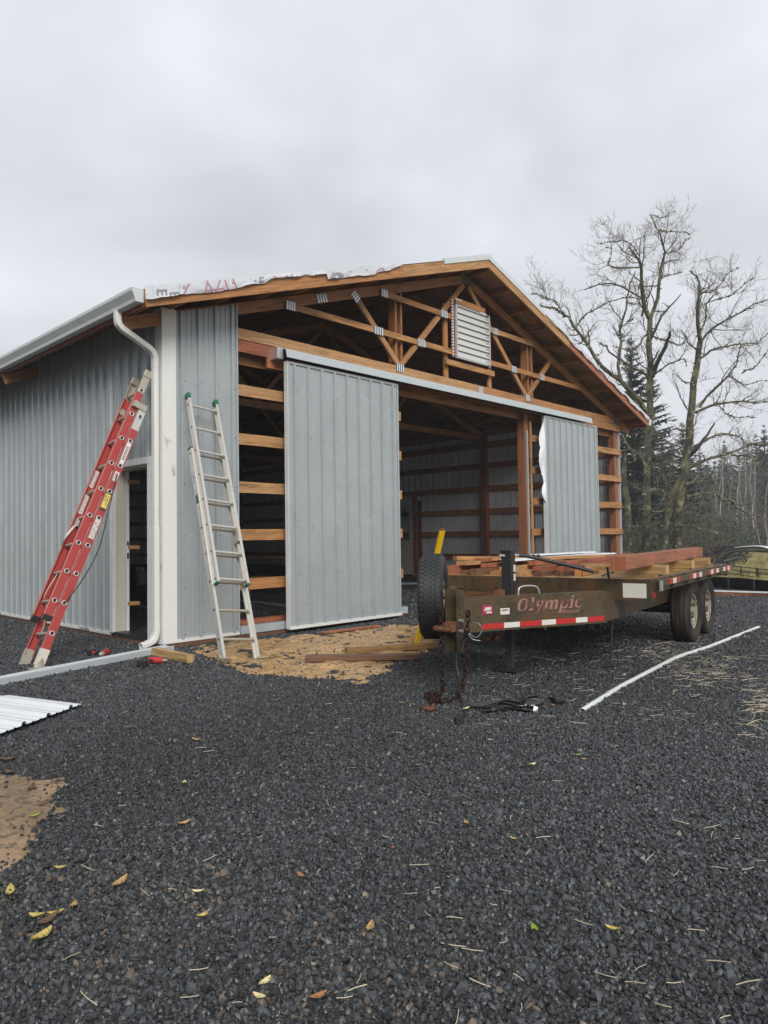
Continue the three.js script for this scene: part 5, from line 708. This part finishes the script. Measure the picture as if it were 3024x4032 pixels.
bareTree('bare_tree', 'tall bare lichen covered tree rising behind the barn eave', [
  { p: [[740, 2085], [752, 1700], [765, 1300], [770, 1050], [762, 850], [768, 720]], r0: .17, r1: .10, trunk: 1, base: 1, tw: 1.0 },
  { p: [[768, 720], [735, 620], [725, 500], [710, 390], [690, 330], [640, 290]], r0: .13, r1: .02, tw: 4 }, { p: [[768, 720], [800, 640], [825, 500], [848, 350], [845, 270], [810, 190], [770, 95]], r0: .10, r1: .02, tw: 3.2, tl: 1.0 },
  { p: [[720, 700], [715, 620], [725, 560], [735, 600]], r0: .05, r1: .03, tw: 1 },
  { p: [[770, 840], [840, 700], [885, 640], [950, 570]], r0: .07, r1: .025, dead: 1 }, { p: [[780, 1060], [830, 930], [870, 850], [882, 795]], r0: .12, r1: .06, dead: 1 }, { p: [[775, 1010], [800, 940], [820, 905]], r0: .05, r1: .03, dead: 1 }, { p: [[885, 640], [860, 635], [835, 622]], r0: .03, r1: .01, dead: 1 },
  { p: [[745, 1270], [650, 1150], [560, 1060], [470, 990], [400, 880], [330, 760], [270, 700], [190, 650], [110, 640]], r0: .13, r1: .03, tw: 4.0, tl: 1.0, off: -3 },
  { p: [[330, 760], [370, 700], [440, 660], [540, 610], [640, 590], [715, 600]], r0: .035, r1: .02, tw: 4, off: -2 }, { p: [[270, 700], [200, 610], [150, 590], [60, 570]], r0: .03, r1: .01, tw: 5, off: -3 },
  { p: [[760, 1060], [690, 1010], [600, 970], [520, 900], [470, 860]], r0: .07, r1: .03, tw: 3 }, { p: [[592, 1080], [585, 900], [600, 760], [625, 620], [650, 510], [680, 430]], r0: .09, r1: .02, tw: 2.6, off: 2 }, { p: [[600, 760], [650, 720], [668, 705]], r0: .04, r1: .02, tw: 2 },
  { p: [[725, 600], [640, 550], [530, 510], [430, 520], [375, 545]], r0: .06, r1: .02, tw: 4 }, { p: [[760, 800], [700, 860], [640, 900], [560, 880]], r0: .06, r1: .02, tw: 3 }, { p: [[710, 410], [600, 420], [530, 400], [520, 370], [550, 310], [500, 290]], r0: .045, r1: .015, tw: 5 },
  { p: [[775, 815], [850, 840], [940, 870], [970, 850]], r0: .05, r1: .015, tw: 4 }, { p: [[800, 1040], [880, 980], [960, 960], [985, 990]], r0: .05, r1: .015, tw: 4 }, { p: [[845, 330], [920, 310], [1010, 230]], r0: .03, r1: .01, tw: 5 }, { p: [[810, 190], [900, 200], [1000, 215]], r0: .03, r1: .01, tw: 5 }, { p: [[780, 100], [840, 120], [920, 75]], r0: .02, r1: .01, tw: 5 }, { p: [[830, 470], [900, 450], [960, 440]], r0: .03, r1: .01, tw: 5 }, { p: [[700, 340], [640, 260], [560, 250], [470, 270]], r0: .03, r1: .01, tw: 5 },
  { p: [[768, 1560], [820, 1640], [890, 1710]], r0: .07, r1: .04, tw: 3 }, { p: [[600, 1660], [660, 1700], [720, 1730]], r0: .06, r1: .05, tw: 3 }, { p: [[600, 1400], [640, 1480], [700, 1520], [750, 1600]], r0: .05, r1: .06, tw: 4 }, { p: [[770, 1330], [840, 1420], [900, 1480], [950, 1520]], r0: .05, r1: .02, tw: 2.5 }, { p: [[640, 2085], [640, 1900], [620, 1700], [610, 1500]], r0: .17, r1: .09, trunk: 1, base: 1, tw: 2 },
], 26, 101, 1.0);
bareTree('bare_tree', 'bare lichen covered tree with a leaning trunk and long low boughs', [
  { p: [[930, 2085], [935, 1850], [975, 1600], [1000, 1400], [1015, 1200], [1040, 1000], [1065, 850]], r0: .18, r1: .10, trunk: 1, base: 1, tw: .8 }, { p: [[1065, 850], [1045, 700], [1065, 560], [1055, 480], [1000, 430]], r0: .11, r1: .02, tw: 3 },
  { p: [[1070, 850], [1140, 780], [1230, 710], [1330, 660], [1470, 600]], r0: .06, r1: .02, tw: 3.5 }, { p: [[1060, 1240], [1130, 1150], [1230, 1050], [1290, 960], [1305, 870]], r0: .07, r1: .02, tw: 3 }, { p: [[1045, 960], [1130, 910], [1250, 880], [1390, 860], [1470, 800]], r0: .06, r1: .015, tw: 4 }, { p: [[1040, 1270], [1150, 1220], [1280, 1200], [1400, 1215], [1480, 1205]], r0: .07, r1: .02, tw: 4 }, { p: [[990, 1540], [1050, 1470], [1110, 1400], [1150, 1335]], r0: .10, r1: .04, dead: 1 }, { p: [[1000, 1490], [1120, 1420], [1250, 1400], [1330, 1440]], r0: .07, r1: .02, tw: 3.5 }, { p: [[985, 1600], [1100, 1560], [1250, 1500], [1380, 1460], [1480, 1450]], r0: .08, r1: .03, tw: 2.5 }, { p: [[1250, 1520], [1350, 1540], [1460, 1610]], r0: .04, r1: .02, tw: 3 }, { p: [[975, 1700], [1080, 1660], [1200, 1640]], r0: .05, r1: .02, tw: 4 }, { p: [[980, 1770], [1130, 1755], [1230, 1790], [1300, 1845], [1400, 1885], [1480, 1905]], r0: .07, r1: .03, tw: 3 }, { p: [[1065, 560], [1150, 540], [1220, 460], [1300, 410]], r0: .03, r1: .01, tw: 5 }, { p: [[1060, 800], [1100, 720], [1110, 620], [1180, 560]], r0: .04, r1: .015, tw: 4 }, { p: [[1110, 620], [1250, 570], [1390, 470]], r0: .025, r1: .01, tw: 5 }, { p: [[1040, 900], [990, 860], [950, 780]], r0: .04, r1: .015, tw: 4 }, { p: [[1035, 1110], [980, 1090], [900, 1040]], r0: .03, r1: .01, tw: 4 },
  { p: [[850, 2085], [870, 1900], [900, 1750], [960, 1650]], r0: .15, r1: .10, trunk: 1, base: 1, tw: 3 }, { p: [[900, 2010], [950, 1960], [990, 1920]], r0: .05, r1: .03, tw: 1 }, { p: [[860, 1930], [960, 1940], [1080, 1960], [1200, 1990]], r0: .05, r1: .02, tw: 5, tl: 1 }, { p: [[900, 1800], [800, 1720], [720, 1760]], r0: .05, r1: .02, tw: 5, tl: 1 }, { p: [[920, 1860], [1020, 1830], [1060, 1900]], r0: .04, r1: .02, tw: 5, tl: 1 }, { p: [[860, 1850], [760, 1860], [690, 1830]], r0: .04, r1: .02, tw: 5, tl: 1 }, { p: [[1310, 1040], [1400, 990], [1480, 880]], r0: .03, r1: .01, tw: 5 }, { p: [[1230, 1050], [1330, 1100], [1470, 1080]], r0: .03, r1: .01, tw: 5 }, { p: [[1150, 1220], [1250, 1290], [1400, 1300]], r0: .03, r1: .01, tw: 5 },
], 24, 202, 1.0);

// conifers: whorls of drooping boughs carrying flat sprays
function coniferGeo(H, seed, dens) {
  const r = rng(seed), pos = [], nor = []; const tri = (a, b, c) => { const n = V().crossVectors(b.clone().sub(a), c.clone().sub(a)).normalize(); for (const v of [a, b, c]) { pos.push(v.x, v.y, v.z); nor.push(n.x, n.y, n.z); } };
  const rows = Math.round(H * 5.0 * dens); for (let k = 0; k < rows; k++) { const f = Math.min(.995, (k + r() * 2) / rows), y = H * (.05 + .95 * f), R = (1 - f) * H * .235 * (.75 + r() * .4) + .12, n = 3 + Math.floor(r() * 3); for (let b = 0; b < n; b++) { const a = r() * 6.28, len = R * (.65 + r() * .5), dr = -.25 - r() * .3 + f * .6; let p = V(0, y, 0), d = V(Math.cos(a), .12 + f * .4, Math.sin(a)); const m = 5 + Math.round(len * 2.2); for (let i = 0; i < m; i++) { const st = len / m; d.y += dr / m; const q = p.clone().addScaledVector(d.clone().normalize(), st); const side = V(-d.z, 0, d.x).normalize(), w = (.14 + .34 * (1 - i / m)) * Math.min(1, len) * (.7 + r() * .6); for (const s of [-1, 1]) { const tip = q.clone().addScaledVector(side, s * w).addScaledVector(d, st * .9).add(V(0, -.10 * r() - .04, 0)); tri(p, q, tip); } if (r() < .5) tri(p, q, q.clone().add(V((r() - .5) * .2, -.14 - r() * .16, (r() - .5) * .2))); p = q; } } }
  const g = new THREE.BufferGeometry(); g.setAttribute('position', new THREE.Float32BufferAttribute(pos, 3)); g.setAttribute('normal', new THREE.Float32BufferAttribute(nor, 3)); return g;
}
const conG = [coniferGeo(14, 1, 1.15), coniferGeo(14, 2, 1.0), coniferGeo(14, 3, .9)], trunkG = new THREE.CylinderGeometry(.03, .24, 13.6, 7).translate(0, 6.6, 0);
function conifer(x, z, h, k, label, group, turn, mat) { const y = groundY(x, z) - .15, c = thing('conifer', label, 'tree', [x, y, z], turn, group); const s = h / 14; c.scale.set(s * 1.05, s, s * 1.05); part(c, 'crown', conG[k], mat); part(c, 'trunk', trunkG, M.bark); return c; }
{
  const at = (x, yTop, d, k, label, group, wide = 1, mat = M.needle[0]) => { const p = J(x, yTop, d), gy = groundY(p.x, p.z); const c = conifer(p.x, p.z, p.y - gy + .15, k, label, group, x * .37, mat); c.scale.x *= wide; c.scale.z *= wide; return c; };
  at(650, 830, 38, 0, 'tall dark spruce standing behind the bare tree and barn eave', undefined, 1.15, M.needle[1]); at(760, 1000, 40, 1, 'broad dark spruce with wide low boughs between the bare trees', undefined, 1.5, M.needle[2]); at(560, 1120, 42, 2, 'dark spruce half hidden behind the barn eave', undefined, 1.2, M.needle[1]);
  at(960, 1330, 44, 1, 'dark spruce behind the leaning bare trunk', undefined, 1.3);
  const far = 'dark conifer in the misty wood beyond the field', fg = 'conifers in the misty wood'; const r = rng(818);
  for (const [x, y, d, k, w] of [[1062, 1480, 70, 1, 1.1], [1205, 1435, 78, 0, 1.0], [1440, 1345, 66, 2, 1.3], [1340, 1440, 72, 1, 1.1], [1290, 1500, 80, 0, 1.3], [1150, 1540, 76, 2, 1.3], [1395, 1400, 74, 0, 1.2], [1500, 1330, 70, 1, 1.2], [1110, 1560, 84, 0, 1.4], [1000, 1500, 72, 2, 1.3], [1250, 1560, 88, 1, 1.5], [1330, 1540, 90, 2, 1.5], [1420, 1500, 92, 0, 1.5], [1480, 1480, 88, 1, 1.5], [900, 1450, 70, 0, 1.3], [1180, 1580, 92, 1, 1.6], [1560, 1380, 76, 2, 1.3], [1620, 1330, 72, 0, 1.2], [1690, 1400, 80, 1, 1.4], [840, 1400, 66, 1, 1.3], [700, 1450, 60, 2, 1.3]]) at(x, y, d, k, far, fg, w, M.needle[k]);
  // the wood edge that faces the gutter wall, outside the picture: it shades that wall and stands in its gloss
  for (let k = 0; k < 15; k++) { const z = -26 + k * 2.6 + r() * 1.4, x = -16.5 - r() * 4 - (k % 2) * 2.5; conifer(x, z, 12.5 + r() * 4, k % 3, 'dark spruce in the dense row facing the gutter wall of the barn', 'spruces facing the gutter wall', r() * 6.28, M.needle[k % 3]).scale.multiply(V(1.35, 1, 1.35)); }
  // filler rank
  for (let k = 0; k < 46; k++) { const x = 560 + k * 30 + r() * 20, d = 82 + r() * 26; at(x, 1560 + r() * 90, d, k % 3, far, fg, 1.7, M.needle[(k + 1) % 3]); }
}
{ // pale bare trunks at the edge of the wood
  const r = rng(919), mk = seed => { const t = new TubeSet(), b = new TubeSet(), q = rng(seed); const H = 7, pts = [], rd = []; let x = 0, z = 0; for (let i = 0; i <= 8; i++) { pts.push(V(x, i * H / 8, z)); rd.push(.06 * (1 - .7 * i / 8)); x += (q() - .5) * .35; z += (q() - .5) * .35; } t.add(pts, rd, 6); for (let k = 0; k < 34; k++) { const f = .25 + .75 * q(), i = Math.min(7, Math.floor(f * 8)), p = pts[i].clone().lerp(pts[i + 1], f * 8 - i), a = q() * 6.28, l = .6 + q() * 1.6; const P = [p]; let d = V(Math.cos(a), .7, Math.sin(a)).normalize(), c = p; for (let j = 0; j < 4; j++) { d.add(V((q() - .5) * .6, (q() - .3) * .4, (q() - .5) * .6)).normalize(); c = c.clone().addScaledVector(d, l / 4); P.push(c); } b.add(P, [.022, .018, .014, .010, .006], 3); } return [t.geo(), b.geo()]; };
  const pro = [mk(1), mk(2), mk(3)]; const spots = [1195, 1228, 1262, 1300, 1318, 1352, 1385, 1408, 1440, 1462, 1490, 1180, 1330, 1372, 1425, 1150, 1120, 1520, 1560, 1090, 1050];
  spots.forEach((x, i) => { const d = 56 + r() * 10, p = J(x + (r() - .5) * 14, 1900, d), t = thing('slender_tree', 'thin pale bare trunk at the edge of the misty wood', 'tree', [p.x, groundY(p.x, p.z) - .2, p.z], r() * 6.28, 'pale trunks at the wood edge'); t.scale.setScalar(.8 + r() * .5); t.rotation.z = (r() - .5) * .16; part(t, 'trunk', pro[i % 3][0], M.farTrunk); part(t, 'branches', pro[i % 3][1], M.twig); });
}
{ // brush at the foot of the trees
  const brush = (seed, n, H, W, leafy) => { const q = rng(seed), t = new TubeSet(), pos = []; for (let k = 0; k < n; k++) { let p = V((q() - .5) * W * .5, 0, (q() - .5) * W * .5), d = V((q() - .5) * 1.2, 1, (q() - .5) * 1.2).normalize(); const P = [p.clone()]; for (let i = 0; i < 5; i++) { d.add(V((q() - .5) * .9, (q() - .35) * .4, (q() - .5) * .9)).normalize(); p = p.clone().addScaledVector(d, H / 5 * (.6 + q() * .7)); P.push(p); if (leafy) for (let m = 0; m < leafy; m++) { const o = p.clone().add(V((q() - .5) * .5, (q() - .5) * .4, (q() - .5) * .5)), s = .05 + q() * .07; const u = V(q() - .5, q() - .5, q() - .5).normalize(), v = V().crossVectors(u, V(q() - .5, q() - .5, q() - .5)).normalize(); const a = o.clone().addScaledVector(u, s), b = o.clone().addScaledVector(v, s * .5), c = o.clone().addScaledVector(u, -s), e = o.clone().addScaledVector(v, -s * .5); for (const w of [a, b, c, a, c, e]) pos.push(w.x, w.y, w.z); } } t.add(P, [.022, .018, .014, .010, .007, .004], 3); } let g = null; if (leafy) { g = new THREE.BufferGeometry(); g.setAttribute('position', new THREE.Float32BufferAttribute(pos, 3)); g.computeVertexNormals(); } return [t.geo(), g]; };
  const A = brush(1, 90, 2.6, 3, 0), B = brush(2, 70, 1.9, 3.2, 9), r = rng(33); const brown = std(lin(.12, .085, .062), { roughness: .95 }), leafM = std(lin(.035, .062, .028), { roughness: .85 });
  for (const [x, d, k, s] of [[1000, 34, 0, 1.2], [1100, 38, 0, 1.2], [1180, 44, 0, 1.4], [900, 36, 0, 1.2], [720, 34, 0, 1.2], [1260, 60, 0, 1.6], [1350, 61, 0, 1.6], [1440, 60, 0, 1.6], [1080, 54, 0, 1.8], [640, 32, 0, 1.1]]) { const p = J(x, 2000, d), b = thing('brush', 'brown leafless brush growing below the bare trees', 'shrub', [p.x, groundY(p.x, p.z) - .1, p.z], r() * 6.28, 'leafless brush'); b.scale.setScalar(s); part(b, 'stems', A[0], brown); }
  for (const [x, d, s] of [[640, 33, 1.2], [720, 35, 1.2], [800, 34, 1.2], [880, 36, 1.3], [960, 37, 1.2], [1040, 39, 1.2], [1120, 42, 1.2], [1190, 46, 1.1], [1010, 44, 1.6], [860, 42, 1.8], [700, 42, 1.8], [1150, 50, 1.6]]) { const p = J(x, 2000, d), b = thing('shrub', 'dark green leafy shrub growing below the bare trees', 'shrub', [p.x, groundY(p.x, p.z) - .1, p.z], r() * 6.28, 'green shrubs'); b.scale.setScalar(s); part(b, 'stems', B[0], brown); part(b, 'foliage', B[1], leafM); }
}
{ // grass tufts at the near part of the field
  const r = rng(55), g = new THREE.BufferGeometry(), pos = []; for (let k = 0; k < 9; k++) { const a = r() * 6.28, x = Math.cos(a) * .08, z = Math.sin(a) * .08; pos.push(x - .012, 0, z, x + .012, 0, z, x * 2.2 + (r() - .5) * .1, .22 + r() * .12, z * 2.2 + (r() - .5) * .1); } g.setAttribute('position', new THREE.Float32BufferAttribute(pos, 3)); g.computeVertexNormals();
  const list = []; for (let k = 0; k < 9000; k++) { const d = 15 + Math.pow(r(), .8) * 42, X = 2500 + r() * 900, p = pxd(X, 2200, d); if (p.x < 12.3) continue; list.push(p); } const im = new THREE.InstancedMesh(g, std(lin(1, 1, 1), { roughness: .95 }), list.length); im.name = 'grass'; const m4 = new THREE.Matrix4(), q = new THREE.Quaternion(), c = new THREE.Color(); list.forEach((p, i) => { q.setFromEuler(new THREE.Euler(0, r() * 6.28, 0)); const s = .5 + r() * .7; m4.compose(V(p.x, groundY(p.x, p.z) - .04, p.z), q, V(s * 1.5, s, s * 1.5)); im.setMatrixAt(i, m4); const t = .7 + r() * .6; c.setRGB(.34 * t, .30 * t, .12 * t); im.setColorAt(i, c); }); im.userData = { kind: 'stuff', label: 'short yellowish grass of the field', category: 'grass' }; sh(im); scene.add(im);
}
renderer.render(scene, camera);
